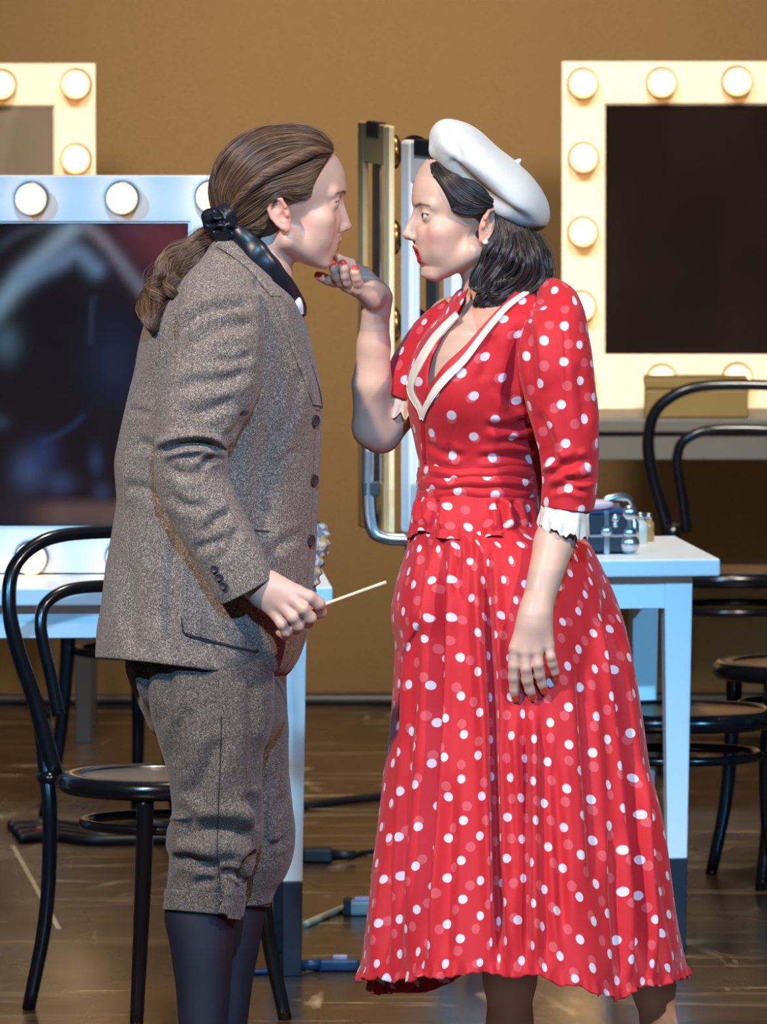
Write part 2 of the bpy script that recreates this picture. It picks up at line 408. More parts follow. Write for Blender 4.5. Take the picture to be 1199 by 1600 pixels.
def painted_reflections(Vw):
    """reflections painted into the glass colour: pale arcs, a reddish and a brown bloom"""
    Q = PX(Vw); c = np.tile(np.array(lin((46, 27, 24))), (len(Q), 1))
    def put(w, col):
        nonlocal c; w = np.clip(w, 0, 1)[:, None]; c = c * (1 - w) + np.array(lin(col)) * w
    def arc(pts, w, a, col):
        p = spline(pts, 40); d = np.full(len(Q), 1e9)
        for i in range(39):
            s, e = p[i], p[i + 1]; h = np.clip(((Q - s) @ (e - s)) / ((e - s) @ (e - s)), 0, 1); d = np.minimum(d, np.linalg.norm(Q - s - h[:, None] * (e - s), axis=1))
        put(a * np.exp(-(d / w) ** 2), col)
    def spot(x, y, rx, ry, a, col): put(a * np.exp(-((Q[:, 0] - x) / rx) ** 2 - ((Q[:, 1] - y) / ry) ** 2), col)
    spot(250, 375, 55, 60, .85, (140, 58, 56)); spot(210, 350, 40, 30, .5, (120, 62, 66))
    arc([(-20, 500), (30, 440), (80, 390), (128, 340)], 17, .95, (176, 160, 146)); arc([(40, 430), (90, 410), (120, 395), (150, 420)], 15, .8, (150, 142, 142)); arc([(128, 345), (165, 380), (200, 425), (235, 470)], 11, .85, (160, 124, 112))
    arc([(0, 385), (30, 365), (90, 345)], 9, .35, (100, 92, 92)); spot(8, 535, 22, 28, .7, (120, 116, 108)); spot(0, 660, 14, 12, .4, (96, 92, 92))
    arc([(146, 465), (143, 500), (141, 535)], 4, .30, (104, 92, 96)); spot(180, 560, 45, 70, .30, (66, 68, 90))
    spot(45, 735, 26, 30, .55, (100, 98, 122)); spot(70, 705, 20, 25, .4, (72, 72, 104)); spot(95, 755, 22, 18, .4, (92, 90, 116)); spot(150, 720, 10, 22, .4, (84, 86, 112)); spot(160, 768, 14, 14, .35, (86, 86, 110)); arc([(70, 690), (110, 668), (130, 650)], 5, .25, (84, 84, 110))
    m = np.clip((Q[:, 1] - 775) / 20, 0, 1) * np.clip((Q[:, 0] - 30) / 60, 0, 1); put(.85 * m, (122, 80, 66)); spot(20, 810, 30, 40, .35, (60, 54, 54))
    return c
# ================================================================== lit mirrors
def vanity(name, label, group, root, rot, W, Hh, bt, bb, bs, glass, bulb, spots, socket, br=0.031, depth=0.045, foot=True):
    """frame in local x (0..W), z (0..Hh), face towards -y"""
    t = thing(name, label, 'mirror', root, rot, group)
    fp = M['frame_paint'] if glass is M['mirror_near'] else M['rear_frame_paint']
    m = MB(); o4 = [(0, 0), (W, 0), (W, Hh), (0, Hh)]; i4 = [(bs, bb), (W - bs, bb), (W - bs, Hh - bt), (bs, Hh - bt)]
    V = [(x, y, z) for y in (0, depth) for q in (o4, i4) for x, z in q]; Fc = []
    for k in range(4):
        n = (k + 1) % 4; Fc += [(k, n, 4 + n, 4 + k), (8 + n, 8 + k, 12 + k, 12 + n), (n, k, 8 + k, 8 + n), (4 + k, 4 + n, 12 + n, 12 + k)]
    m.add(V, Fc).build('frame', fp, t, bevel=0.002)
    e = 0.004
    MB().box((bs, 0.008, bb), (bs + e, 0.012, Hh - bt)).box((W - bs - e, 0.008, bb), (W - bs, 0.012, Hh - bt)).box((bs + e, 0.008, Hh - bt - e), (W - bs - e, 0.012, Hh - bt)).box((bs + e, 0.008, bb), (W - bs - e, 0.012, bb + e)).build('glass_bead', fp, t)
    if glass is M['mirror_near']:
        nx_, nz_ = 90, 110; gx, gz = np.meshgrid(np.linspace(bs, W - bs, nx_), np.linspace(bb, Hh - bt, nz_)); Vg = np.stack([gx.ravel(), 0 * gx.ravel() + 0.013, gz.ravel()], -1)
        mk('mirror_glass', Vg, [(j * nx_ + i, j * nx_ + i + 1, (j + 1) * nx_ + i + 1, (j + 1) * nx_ + i) for j in range(nz_ - 1) for i in range(nx_ - 1)], glass, t, False, col=painted_reflections(Vg + np.asarray(root)))
    else: MB().box((bs, 0.013, bb), (W - bs, 0.02, Hh - bt)).build('mirror_glass', glass, t)
    MB().box((bs, 0.022, bb), (W - bs, depth - 0.004, Hh - bt)).build('backing', M['tan_board'], t)
    Rx = Matrix.Rotation(math.pi / 2, 4, 'X')
    first = None
    for (x, z) in spots:
        if first is None:
            ca = np.linspace(0.35, math.pi, 12)
            prof = [(0.001, 0.0)] + [(0.0165, 0.0)] + [(br * math.sin(q), 0.012 + br * (1 - math.cos(q)) * 0.92) for q in ca[1:]]
            prof[-1] = (0.0008, prof[-1][1])
            b = MB().lathe(prof, 24, Rx).build('bulb', bulb, t, True)
            s = MB().lathe([(0.001, -0.001), (br * 1.08, -0.001), (br * 1.08, 0.006), (br * 0.86, 0.013), (0.001, 0.013)], 24, Rx).build('socket', socket, b, True)
            first = (b, s)
        else:
            b = first[0].copy(); COL.objects.link(b); b.parent = t
            s = first[1].copy(); COL.objects.link(s); s.parent = b
        b.location = (x, 0, z)
    return t
def local_spots(px_list, Y, root):
    out = []
    for px, py in px_list:
        p = P(px, py, Y); out.append((p[0] - root[0], p[2] - root[2]))
    return out
# near mirror on the left table
GM = 'white mirrors framed with round bulbs'
Ym = cl[1] + 0.30
r0 = P(-350, 0, Ym); rx = P(368, 0, Ym)[0]; z0 = 0.755; z1 = P(0, 275, Ym)[2]
r0 = np.array([r0[0], Ym, z0]); Wm = rx - r0[0]; Hm = z1 - z0
spots = local_spots([(331, 307), (191, 309), (49, 310), (-92, 311), (-232, 312), (331, 447), (331, 588), (331, 729), (331, 870), (191, 870), (49, 871), (-92, 872), (-232, 872)], Ym, r0)
sc = F / (Ym - CAM_Y)
vanity('vanity_mirror', 'near white mirror with round lit bulbs behind the tweed jacket, dark glass with painted reflections', GM, r0, 0.0, Wm, Hm, 71 / sc, 70 / sc, 71 / sc, M['mirror_near'], M['bulb_near'], spots, M['socket'])
# rear tables and mirrors
def rear_table(px0, px1, py, depth_px, label):
    Yt = FL(600, py + 0.752 * 668)[1]
    x0, x1 = P(px0, py, Yt)[0], P(px1, py, Yt)[0]
    z = P(0, py, Yt)[2]
    t = thing('rear_table', label, 'table', (x1, Yt - 0.35, 0), 0.0, 'grey tables at the backdrop')
    w = x1 - x0; g = M['rear_paint']
    MB().box((-w, 0, z - 0.03), (0, 0.55, z)).build('tabletop', g, t, bevel=0.003)
    MB().box((-w + 0.03, 0.02, z - 0.095), (-0.03, 0.04, z - 0.03)).box((-w + 0.03, 0.5, z - 0.095), (-0.03, 0.52, z - 0.03)).build('apron', g, t, bevel=0.002)
    for sx in (-w + 0.035, -0.085):
        for sy in (0.03, 0.46): MB().box((sx, sy, 0), (sx + 0.05, sy + 0.05, z - 0.03), taper=0.75).build('leg', M['rubber'], t, bevel=0.002)
    return Yt, z
M['rear_paint'] = pm('rear_paint', (84, 83, 80), 0.5, var=0.06)
Yt, zt = rear_table(800, 1560, 640, 40, 'grey table at the backdrop under the lit mirror behind the red dress')
p0 = P(878, 640, Yt); r1 = np.array([p0[0], Yt, zt + 0.001]); W2 = P(1560, 640, Yt)[0] - p0[0]; H2 = P(878, 97, Yt)[2] - zt; sc = F / (Yt - CAM_Y)
sp = [(911, 130), (1034, 129), (1152, 127), (1270, 127), (1388, 127), (1506, 127), (912, 246), (911, 362), (908, 478), (907, 592), (1034, 592), (1152, 590), (1270, 590), (1388, 590), (1506, 590)]
vanity('vanity_mirror', 'rear lit mirror with black glass beside the white beret', GM, r1, 0.0, W2, H2, 65 / sc, 83 / sc, 65 / sc, M['mirror_dark'], M['bulb'], local_spots(sp, Yt, r1), M['brass_socket'], br=0.034)
bx = P(1006, 640, Yt - 0.12); bx1 = P(1166, 640, Yt - 0.12)
t = thing('box', 'low olive brown box standing before the rear mirror behind the chair bow', 'box', (bx[0], Yt - 0.29, zt), 0.0)
hb = P(0, 588, Yt - 0.2)[2] - zt
MB().box((0, 0, 0), (bx1[0] - bx[0], 0.16, hb * 0.72)).build('box_body', M['olive_box'], t, bevel=0.004)
MB().box((-0.002, -0.002, hb * 0.74), (bx1[0] - bx[0] + 0.002, 0.162, hb)).build('lid', M['olive_box'], t, bevel=0.004)
Yt2, zt2 = rear_table(-420, 175, 640, 40, 'grey table at the backdrop hidden mostly behind the near lit mirror')
p0 = P(-400, 640, Yt2); r2 = np.array([p0[0], Yt2, zt2 + 0.001]); W3 = P(150, 640, Yt2)[0] - p0[0]; H3 = P(150, 100, Yt2)[2] - zt2
sp = [(119, 131), (2, 132), (-115, 132), (-232, 132), (-348, 132), (119, 248), (118, 364), (117, 480), (117, 594)]
vanity('vanity_mirror', 'rear lit mirror with grey glass at the upper left, above the near mirror', GM, r2, 0.0, W3, H3, 65 / sc, 83 / sc, 63 / sc, M['mirror_grey'], M['bulb'], local_spots(sp, Yt2, r2), M['brass_socket'], br=0.034)

# ------------------------------------------------------------------ the tall lighted panels seen edge-on between the two people
def edge_panel(t, px0, px1, py_top, py_bot, Y, wid, mats, bulbs, lit, th, st, base):
    """one wing of the folding mirror, nearly on edge: near stile at px1, far stile at px0"""
    x0, x1 = P(px0, 500, Y)[0], P(px1, 500, Y)[0]
    zt_, zb = P(px1, py_top, Y)[2], P(px1, py_bot, Y)[2]
    ang = math.acos(min(1.0, (x1 - x0) / wid)); org = np.array([x1, Y, zb]) - np.asarray(base)
    d = np.array([-math.cos(ang), math.sin(ang), 0]); nrm = np.array([math.sin(ang), math.cos(ang), 0])
    R = np.stack([d, nrm, np.array([0, 0, 1.0])], 1); h = zt_ - zb
    def bar(x0_, x1_, z0_, z1_, name, mat, bev, f=0.5):
        m = MB().box((x0_, -th * f, z0_), (x1_, th * f, z1_), R); m.V[0] = m.V[0] + org; return m.build(name, mat, t, bevel=bev)
    bar(0, st, 0, h, 'wing_stile', mats[0], th * .3); bar(wid - st, wid, 0, h, 'wing_stile', mats[1], th * .3)
    bar(st, wid - st, h - 0.08, h, 'wing_rail', mats[1], th * .2); bar(st, wid - st, 0, 0.10, 'wing_rail', mats[1], th * .2)
    bar(st + 0.05, wid - st - 0.06, 0.10, h - 0.08, 'mirror_glass', M['silver'], 0, 0.15)
    for f in (0.03, 0.99): bar(wid * 0.32, wid * 0.68, h * f - 0.02, h * f + 0.012, 'clasp', M['case_black'], 0.003, 0.8)
    for k, zf in enumerate(bulbs):
        c = R @ np.array([0.04, th / 2, zf * h]) + org
        M4 = Matrix.Translation(Vector(c)) @ Vector(nrm).to_track_quat('Z', 'Y').to_matrix().to_4x4()
        ca = np.linspace(0.35, math.pi, 12); br = 0.033
        prof = [(0.001, 0.0), (0.016, 0.0)] + [(br * math.sin(q), 0.016 + br * (1 - math.cos(q))) for q in ca[1:]]; prof[-1] = (0.0008, prof[-1][1])
        b = MB().lathe(prof, 20, M4).build('bulb', M['bulb'] if k in lit else M['dark_bulb'], t, True)
        MB().lathe([(0.001, -0.001), (0.034, -0.001), (0.034, 0.012), (0.024, 0.018), (0.001, 0.018)], 20, M4).build('socket', M['brass_socket'], b, True)
M['warm_lit_paint'] = pm('warm_lit_paint', (255, 226, 176), 0.4, var=0.04)  # warm light on the near stile is put into this colour
M['dark_bulb'] = pm('unlit_globe', (26, 24, 24), 0.12, 0.2)
Yp = cr[1] + 0.30
base = np.array([P(640, 845, Yp)[0], Yp, ZT + 0.001])
fm = thing('folding_mirror', 'tall folding mirror with bulbs and silver rim, seen edge-on between the two faces', 'mirror', base)
edge_panel(fm, 563, 613, 197, 838, Yp + 0.06, 0.26, (M['warm_lit_paint'], M['tan_board']), [0.935, 0.727, 0.514, 0.30], [], 0.012, 0.045, base)
edge_panel(fm, 634, 716, 226, 845, Yp - 0.22, 0.26, (M['frame_paint'], M['frame_paint']), [0.97], [0], 0.024, 0.05, base)
p = P(612, 838, Yp) - base; q = P(576, 838, Yp) - base; top = P(576, 690, Yp)[2] - ZT; dx = q[0]
pts = spline([(dx, 0, top), (dx, 0, top * 0.45), (dx + 0.008, 0, top * 0.16), (dx + 0.03, 0, 0.018), (p[0] + .02, 0, 0.014), (p[0] + 0.10, 0, 0.014)], 30)
MB().tube(pts, 0.013, 10).build('rim', M['silver'], fm, True)
n = len(pts); V = [a + np.array([0.006, dy, 0]) for dy in (0.01, 0.20) for a in pts]
mk('case_shell', V, [(i, i + 1, n + i + 1, n + i) for i in range(n - 1)], M['alu'], fm, True, thick=0.004)
MB().box((dx - 0.012, -0.012, top * 0.48), (dx + 0.022, 0.01, top * 0.62)).build('latch', M['case_black'], fm, bevel=0.003)

# ------------------------------------------------------------------ metal makeup case and bottles on the right table
zt_ = ZT
def case():
    a = FL(905, 866, zt_); b = FL(984, 866, zt_); s = F / (a[1] - CAM_Y)
    t = thing('makeup_case', 'black and silver hard makeup case standing open on the white table', 'case', (b[0], a[1], zt_), 0.10)
    w, d, h = 0.26, 0.20, 78 / s
    MB().box((-w, 0, 0.004), (0, d, h * 0.36)).build('case_body', M['case_black'], t, bevel=0.004)
    MB().box((-w, 0.0, h * 0.40), (0, d, h * 0.80)).build('upper_tray', M['case_black'], t, bevel=0.004)
    MB().box((-w, 0.004, h * 0.80), (-0.01, d, h * 0.93)).build('lid_panel', M['case_blue'], t, bevel=0.004)
    MB().box((-w, -0.003, h * 0.35), (0.003, d + 0.003, h * 0.41)).build('silver_rail', M['silver'], t, bevel=0.002)
    for x in (-0.045, 0.0):
        for y in (0.0, d):
            MB().box((x - 0.006, y - 0.006, 0.0), (x + 0.006, y + 0.006, h * 0.88)).build('corner_rail', M['silver'], t, bevel=0.003)
    for (x, z, r) in ((0, 0.02, 0.020), (0, h * 0.42, 0.014), (0, h * 0.83, 0.016), (-0.045, 0.045, 0.013), (-0.028, h * 0.6, 0.007), (-0.028, h * 0.72, 0.009)):
        MB().ball((x, 0, z), (r, r * 0.7, r), 14, 8).build('corner_cap', M['silver'], t, True)
    MB().tube(spline([(-0.05, 0.05, h * 0.9), (-0.04, 0.05, h * 1.06), (0.0, 0.06, h * 1.10), (0.012, 0.07, h * 0.86)], 16), 0.009, 10).build('handle', M['silver'], t, True)
    MB().box((-w, 0.03, h * 0.93), (-0.05, d - 0.02, h * 1.10)).build('pouch', M['leather'], t, bevel=0.01)
    return t, s
tcase, scs = case()
clo = FL(938, 866, zt_)
zc_ = zt_ + 78 / scs * 0.935
m = MB(); m.ball((0, 0, 0), (0.038, 0.03, 0.010), 16, 8)
o = m.build('cloth_puff', M['pink_cloth'], None, True); o.location = (clo[0] - 0.01, clo[1] + 0.008, zc_ + 0.006)
tag(o, 'small pale pink powder puff lying on the makeup case', 'powder puff')
for (px, py, r, h, mt, cap, lab) in ((1001, 850, 0.014, 0.062, 'cream_pot', 'silver', 'cream coloured bottle with silver cap beside the makeup case'),
                                     (1014, 846, 0.011, 0.056, 'amber_glass', 'silver', 'thin amber bottle at the right end of the row by the makeup case'),
                                     (991, 852, 0.010, 0.066, 'silver', 'amber_glass', 'slim silver bottle close against the makeup case')):
    c = FL(px, py, zt_)
    t = thing('bottle', lab, 'bottle', c, 0.0, 'toiletry bottles by the makeup case')
    MB().lathe([(0.001, 0.0), (r, 0.0), (r, h * 0.66), (r * 0.5, h * 0.78), (r * 0.5, h * 0.82), (0.001, h * 0.82)], 16).build('bottle_body', M[mt], t, True)
    MB().lathe([(0.001, h * 0.80), (r * 0.62, h * 0.80), (r * 0.62, h), (0.001, h)], 14).build('cap', M[cap], t, True)

# ================================================================== cables and plugs on the floor
def cable(name, label, pts_px, r, mat, lift=0.0):
    pts = np.array([FL(x, y, r + lift) for x, y in pts_px])
    o = MB().tube(spline(pts, 10 * len(pts)), r, 8).build(name, mat, None, True)
    return tag(o, label, 'cable')
def block(name, label, cat, px0, px1, py, h, d, mat, extra=None, rot=0.0):
    a, b = FL(px0, py), FL(px1, py)
    t = thing(name, label, cat, ((a[0] + b[0]) / 2, a[1], 0), rot)
    w = b[0] - a[0]
    MB().box((-w / 2, 0, 0.001), (w / 2, d, h)).build('housing', mat, t, bevel=0.006)
    if extra: extra(t, w, h, d)
    return t
cable('cable', 'dark cable lying far back on the floor between the two people', [(430, 1264), (480, 1258), (545, 1249), (640, 1240)], 0.009, M['rubber'])
def plug_x(t, w, h, d): MB().lathe([(0.001, 0), (0.012, 0), (0.009, 0.05), (0.001, 0.05)], 12, Matrix.Translation((w / 2 - 0.002, d / 2, h / 2)) @ Matrix.Rotation(math.pi / 2, 4, 'Y')).build('strain_relief', M['rubber'], t, True)
block('plug', 'black plug lying behind the white table leg, cable running right', 'plug', 472, 520, 1350, 0.032, 0.05, M['rubber'], plug_x)
cable('cable', 'black cable running from the black plug towards the red skirt', [(545, 1338), (575, 1331), (640, 1324)], 0.005, M['rubber'])
def grey_x(t, w, h, d):
    MB().box((-w / 2 - 0.012, 0.0, 0.002), (-w / 2 + 0.004, d, h + 0.004)).build('collar', M['rubber'], t, bevel=0.002)
    MB().box((-w / 2 + 0.01, 0.004, h - 0.002), (w / 2, d - 0.004, h + 0.006)).build('lid', M['lilac_plastic'], t, bevel=0.003)
M['lilac_plastic'] = pm('lilac_plastic', (150, 150, 190), 0.4)
block('connector', 'grey box connector with black collar lying left of the red skirt', 'connector', 546, 606, 1432, 0.030, 0.05, M['grey_plastic'], grey_x)
cable('cable', 'pale thin cable leading to the grey box connector', [(478, 1444), (505, 1432), (528, 1422), (540, 1418)], 0.0075, M['pale_cable'])
def blue_x(t, w, h, d):
    MB().lathe([(0.001, 0), (0.013, 0), (0.009, 0.04), (0.001, 0.04)], 12, Matrix.Translation((-w / 2 + 0.002, d / 2, h / 2)) @ Matrix.Rotation(-math.pi / 2, 4, 'Y')).build('strain_relief', M['blue_plastic'], t, True)
    MB().box((-0.012, 0.01, h - 0.002), (0.016, 0.03, h + 0.007)).build('clip', M['lilac_plastic'], t, bevel=0.002)
block('connector', 'dark blue connector lying by the left hem of the red skirt', 'connector', 498, 562, 1519, 0.024, 0.035, M['blue_plastic'], blue_x)
cable('cable', 'dark blue cable running left from the dark blue connector', [(478, 1512), (450, 1514), (425, 1517), (380, 1519)], 0.006, M['blue_plastic'])
for k, (dy, x0, x1) in enumerate(((0, 14, 300), (7, 20, 420), (14, 26, 330), (20, 30, 460))):
    cable('cable', ['black cable, rearmost of the bundle at the foot of the dark chair', 'black cable, second from the back in the bundle by the dark chair', 'black cable, third from the back in the bundle by the dark chair', 'black cable, frontmost of the bundle at the left of the stage'][k],
          [(x0, 1290 + dy), (x0 + 60, 1287 + dy), (x0 + 130, 1293 + dy), (x1 - 60, 1288 + dy), (x1, 1291 + dy)], 0.011, M['rubber'])['group'] = 'bundle of black cables'
o = MB().box((0, 0, 0), (0.035, 0.03, 0.012)).build('tape_wrap', M['red_tape'], None, bevel=0.003)
c = FL(56, 1302, 0.018); o.location = c; tag(o, 'scrap of red tape on the cable bundle at the left', 'tape')
def strip(name, label, a, b, w, mat):
    A, B = FL(*a), FL(*b); d = B - A; L = np.linalg.norm(d[:2]); d = d / L; nn = np.array([-d[1], d[0], 0]) * w / 2; up = np.array([0, 0, 0.0012])
    V = [A - nn, A + nn, B + nn, B - nn]; V = [v for v in V] + [v + up for v in V]
    o = mk(name, V, [(3, 2, 1, 0), (4, 5, 6, 7), (0, 1, 5, 4), (1, 2, 6, 5), (2, 3, 7, 6), (3, 0, 4, 7)], mat, None, False)
    return tag(o, label, 'floor tape')
M['pale_tape'] = pm('pale_tape', (176, 158, 128), 0.6, var=0.3, vs=30)
strip('floor_tape', 'thin pale line taped across the floor at the left', (20, 1322), (92, 1452), 0.010, M['pale_tape'])
# ================================================================== implicit-surface modelling for bodies, hands, hair and hats
class Prim:
    """op 'u' joins, 's' cuts, with blend width k; c, R bound the primitive"""
    def __init__(s, fn, c, R, k=0.0, op='u'): s.fn = fn; s.c = np.asarray(c, float); s.R = R; s.k = k; s.op = op
def cone(a, b, ra, rb, k=0.01, op='u', flat=None):
    """tapered limb from a to b; flat=(axis vector, factor) squashes it along an axis"""
    a = np.asarray(a, float); b = np.asarray(b, float); ba = b - a; L2 = max(ba @ ba, 1e-12)
    if flat is None:
        def fn(p):
            h = np.clip((p - a) @ ba / L2, 0, 1)
            return np.linalg.norm(p - a - h[:, None] * ba, axis=1) - (ra + (rb - ra) * h)
    else:
        ax = np.asarray(flat[0], float); ax = ax / np.linalg.norm(ax); f = flat[1]
        def fn(p):
            h = np.clip((p - a) @ ba / L2, 0, 1); q = p - a - h[:, None] * ba
            q = q + (q @ ax)[:, None] * ax * (1 / f - 1)
            return (np.linalg.norm(q, axis=1) - (ra + (rb - ra) * h)) * min(1.0, f + 0.25 * (1 - f))
    return Prim(fn, (a + b) / 2, math.sqrt(L2) / 2 + max(ra, rb), k, op)
def ell(c, r, k=0.01, op='u', R=None):
    """ellipsoid, R: 3x3 with its axes as columns"""
    c = np.asarray(c, float); r = np.asarray(r, float)
    def fn(p):
        q = p - c
        if R is not None: q = q @ R
        k0 = np.linalg.norm(q / r, axis=1); k1 = np.linalg.norm(q / (r * r), axis=1) + 1e-9
        return np.where(k0 < 0.3, (k0 - 1) * r.min(), k0 * (k0 - 1) / k1)
    return Prim(fn, c, r.max(), k, op)
def framed(prims, R, t):
    """place primitives given in a local frame: world = R @ local + t"""
    out = []
    for p in prims:
        out.append(Prim((lambda q, f=p.fn: f((q - t) @ R)), R @ p.c + t, p.R, p.k, p.op))
    return out
def field(prims, q):
    d = np.full(len(q), 1e3)
    for p in prims:
        e = p.fn(q); k = p.k
        if p.op == 'u':
            if k > 0:
                h = np.clip(0.5 + 0.5 * (d - e) / k, 0, 1); d = d + (e - d) * h - k * h * (1 - h)
            else: d = np.minimum(d, e)
        else:
            if k > 0:
                h = np.clip(0.5 - 0.5 * (d + e) / k, 0, 1); d = d + (-e - d) * h + k * h * (1 - h)
            else: d = np.maximum(d, -e)
    return d
def surface(prims, lo, hi, res, B=20, keep=None, smooth=1, post=None):
    """surface-net mesh of the field between lo and hi; keep(centres)->mask limits the blocks"""
    lo = np.asarray(lo, float); hi = np.asarray(hi, float)
    nb = np.ceil((hi - lo) / (res * B)).astype(int)
    bi = np.stack(np.meshgrid(*[np.arange(n) for n in nb], indexing='ij'), -1).reshape(-1, 3)
    cen = lo + (bi + 0.5) * B * res; rad = B * res * 0.5 * math.sqrt(3)
    m = np.abs(field(prims, cen)) < rad * 1.35 + 0.004
    if keep is not None: m &= keep(cen)
    bi, cen = bi[m], cen[m]
    g = np.stack(np.meshgrid(*[np.arange(B + 1)] * 3, indexing='ij'), -1).reshape(-1, 3)
    D = nb * B + 2
    ids, pos, quads = [], [], []
    E = [((0, 0, 0), (1, 0, 0)), ((0, 0, 0), (0, 1, 0)), ((0, 0, 0), (0, 0, 1)), ((1, 0, 0), (1, 1, 0)), ((1, 0, 0), (1, 0, 1)), ((0, 1, 0), (1, 1, 0)),
         ((0, 1, 0), (0, 1, 1)), ((0, 0, 1), (1, 0, 1)), ((0, 0, 1), (0, 1, 1)), ((1, 1, 0), (1, 1, 1)), ((1, 0, 1), (1, 1, 1)), ((0, 1, 1), (1, 1, 1))]
    key = lambda c: (c[:, 0] * D[1] + c[:, 1]) * D[2] + c[:, 2]
    for b0, c0 in zip(bi, cen):
        pr = [p for p in prims if abs(0) + np.linalg.norm(p.c - c0) - p.R < 2 * rad + p.k + 0.01]
        if not any(p.op == 'u' for p in pr): continue
        o = b0 * B
        v = field(pr, lo + (o + g) * res)
        if post is not None: v = post(v, lo + (o + g) * res)
        v = v.reshape(B + 1, B + 1, B + 1); s = v < 0
        if s.all() or not s.any(): continue
        acc = np.zeros((B, B, B, 3)); cnt = np.zeros((B, B, B))
        sl = lambda q: tuple(slice(q[i], q[i] + B) for i in range(3))
        for a, b in E:
            va, vb = v[sl(a)], v[sl(b)]; x = (va < 0) != (vb < 0)
            t = np.where(x, va / np.where(x, va - vb, 1), 0)
            for i in range(3): acc[..., i] += np.where(x, a[i] + t * (b[i] - a[i]), 0)
            cnt += x
        ci = np.argwhere(cnt > 0)
        if len(ci) == 0: continue
        pos.append(lo + (o + ci + acc[tuple(ci.T)] / cnt[tuple(ci.T)][:, None]) * res); ids.append(key(ci + o))
        for ax in range(3):
            u, w = (ax + 1) % 3, (ax + 2) % 3
            s0 = s[:B, :B, :B]; sh = [slice(0, B)] * 3; sh[ax] = slice(1, B + 1); s1 = s[tuple(sh)]
            for sign, mk_ in ((1, s0 & ~s1), (-1, ~s0 & s1)):
                q = np.argwhere(mk_)
                if len(q) == 0: continue
                q = q + o; du = np.zeros(3, int); du[u] = 1; dw = np.zeros(3, int); dw[w] = 1
                f = np.stack([key(q - du - dw), key(q - dw), key(q), key(q - du)], 1)
                quads.append(f if sign > 0 else f[:, ::-1])
    ids = np.concatenate(ids); pos = np.concatenate(pos); quads = np.concatenate(quads)
    ids, idx = np.unique(ids, return_index=True); V = pos[idx]
    f = np.searchsorted(ids, quads); f = np.minimum(f, len(ids) - 1); ok = (ids[f] == quads).all(1); f = f[ok]
    for _ in range(smooth): V = relax(V, f, 0.5)
    return V, f
def relax(V, f, w):
    acc = np.zeros_like(V); cnt = np.zeros(len(V))
    for i in range(4):
        for j in ((i + 1) % 4, (i + 3) % 4):
            for c in range(3): acc[:, c] += np.bincount(f[:, i], V[f[:, j], c], len(V))
            cnt += np.bincount(f[:, i], minlength=len(V))
    return np.where(cnt[:, None] > 0, V + w * (acc / np.maximum(cnt, 1)[:, None] - V), V)
def join(*parts):
    V, Fc, n = [], [], 0
    for v, f in parts: V.append(v); Fc.append(f + n); n += len(v)
    return np.concatenate(V), np.concatenate(Fc)
def vnormals(V, f):
    n = np.cross(V[f[:, 2]] - V[f[:, 0]], V[f[:, 3]] - V[f[:, 1]]); N = np.zeros_like(V)
    for i in range(4):
        for c in range(3): N[:, c] += np.bincount(f[:, i], n[:, c], len(V))
    return N / (np.linalg.norm(N, axis=1)[:, None] + 1e-12)
def fbm(V, scale, seed=0.0, oct_=3):
    """cheap smooth noise, one value per point"""
    r = np.random.default_rng(int(seed * 977) + 5); out = np.zeros(len(V)); amp = 1.0; tot = 0
    for o in range(oct_):
        for _ in range(5):
            d = r.normal(size=3); d /= np.linalg.norm(d)
            out += amp * np.sin(V @ d * scale * 6.28 * r.uniform(0.7, 1.3) + r.uniform(0, 6.28)) / 2.2
            tot += amp
        amp *= 0.55; scale *= 1.9
    return out / tot * 3.0
def polydist(Q, poly):
    """distance of 2-D points to a polyline and position (0..1) along it"""
    poly = np.asarray(poly, float); best = np.full(len(Q), 1e9); pos = np.zeros(len(Q))
    seg = np.linalg.norm(np.diff(poly, axis=0), axis=1); cum = np.concatenate([[0], np.cumsum(seg)]); side = np.zeros(len(Q))
    for i in range(len(poly) - 1):
        a, b = poly[i], poly[i + 1]; ba = b - a; h = np.clip(((Q - a) @ ba) / (ba @ ba + 1e-9), 0, 1)
        r = Q - a - h[:, None] * ba; d = np.linalg.norm(r, axis=1); m = d < best
        best[m] = d[m]; pos[m] = ((cum[i] + h * seg[i]) / cum[-1])[m]; side[m] = np.sign(ba[0] * r[:, 1] - ba[1] * r[:, 0])[m]
    return best, pos, side
def crease(V, N, folds, facing=True):
    """press folds into a cloth mesh. fold: (pixel polyline, half width px, depth m[, lip]) - real displacement along the normals"""
    Q = PX(V); D = np.zeros(len(V)); front = np.clip(-N[:, 1] * 2.5 + 0.2, 0, 1) if facing else np.ones(len(V))
    for fo in folds:
        pl, w, dep = fo[:3]; lip = fo[3] if len(fo) > 3 else 0.45
        if len(pl) > 2: pl = spline(pl, 6 * len(pl))
        d, t, sd = polydist(Q, pl)
        fade = np.clip(np.minimum(t, 1 - t) * 5, 0, 1); fade = fade * fade * (3 - 2 * fade)
        D += fade * (-dep * np.exp(-(d / w) ** 2) + lip * dep * np.exp(-((d - 1.9 * w) / (1.1 * w)) ** 2))
    return V + N * (D * front)[:, None]
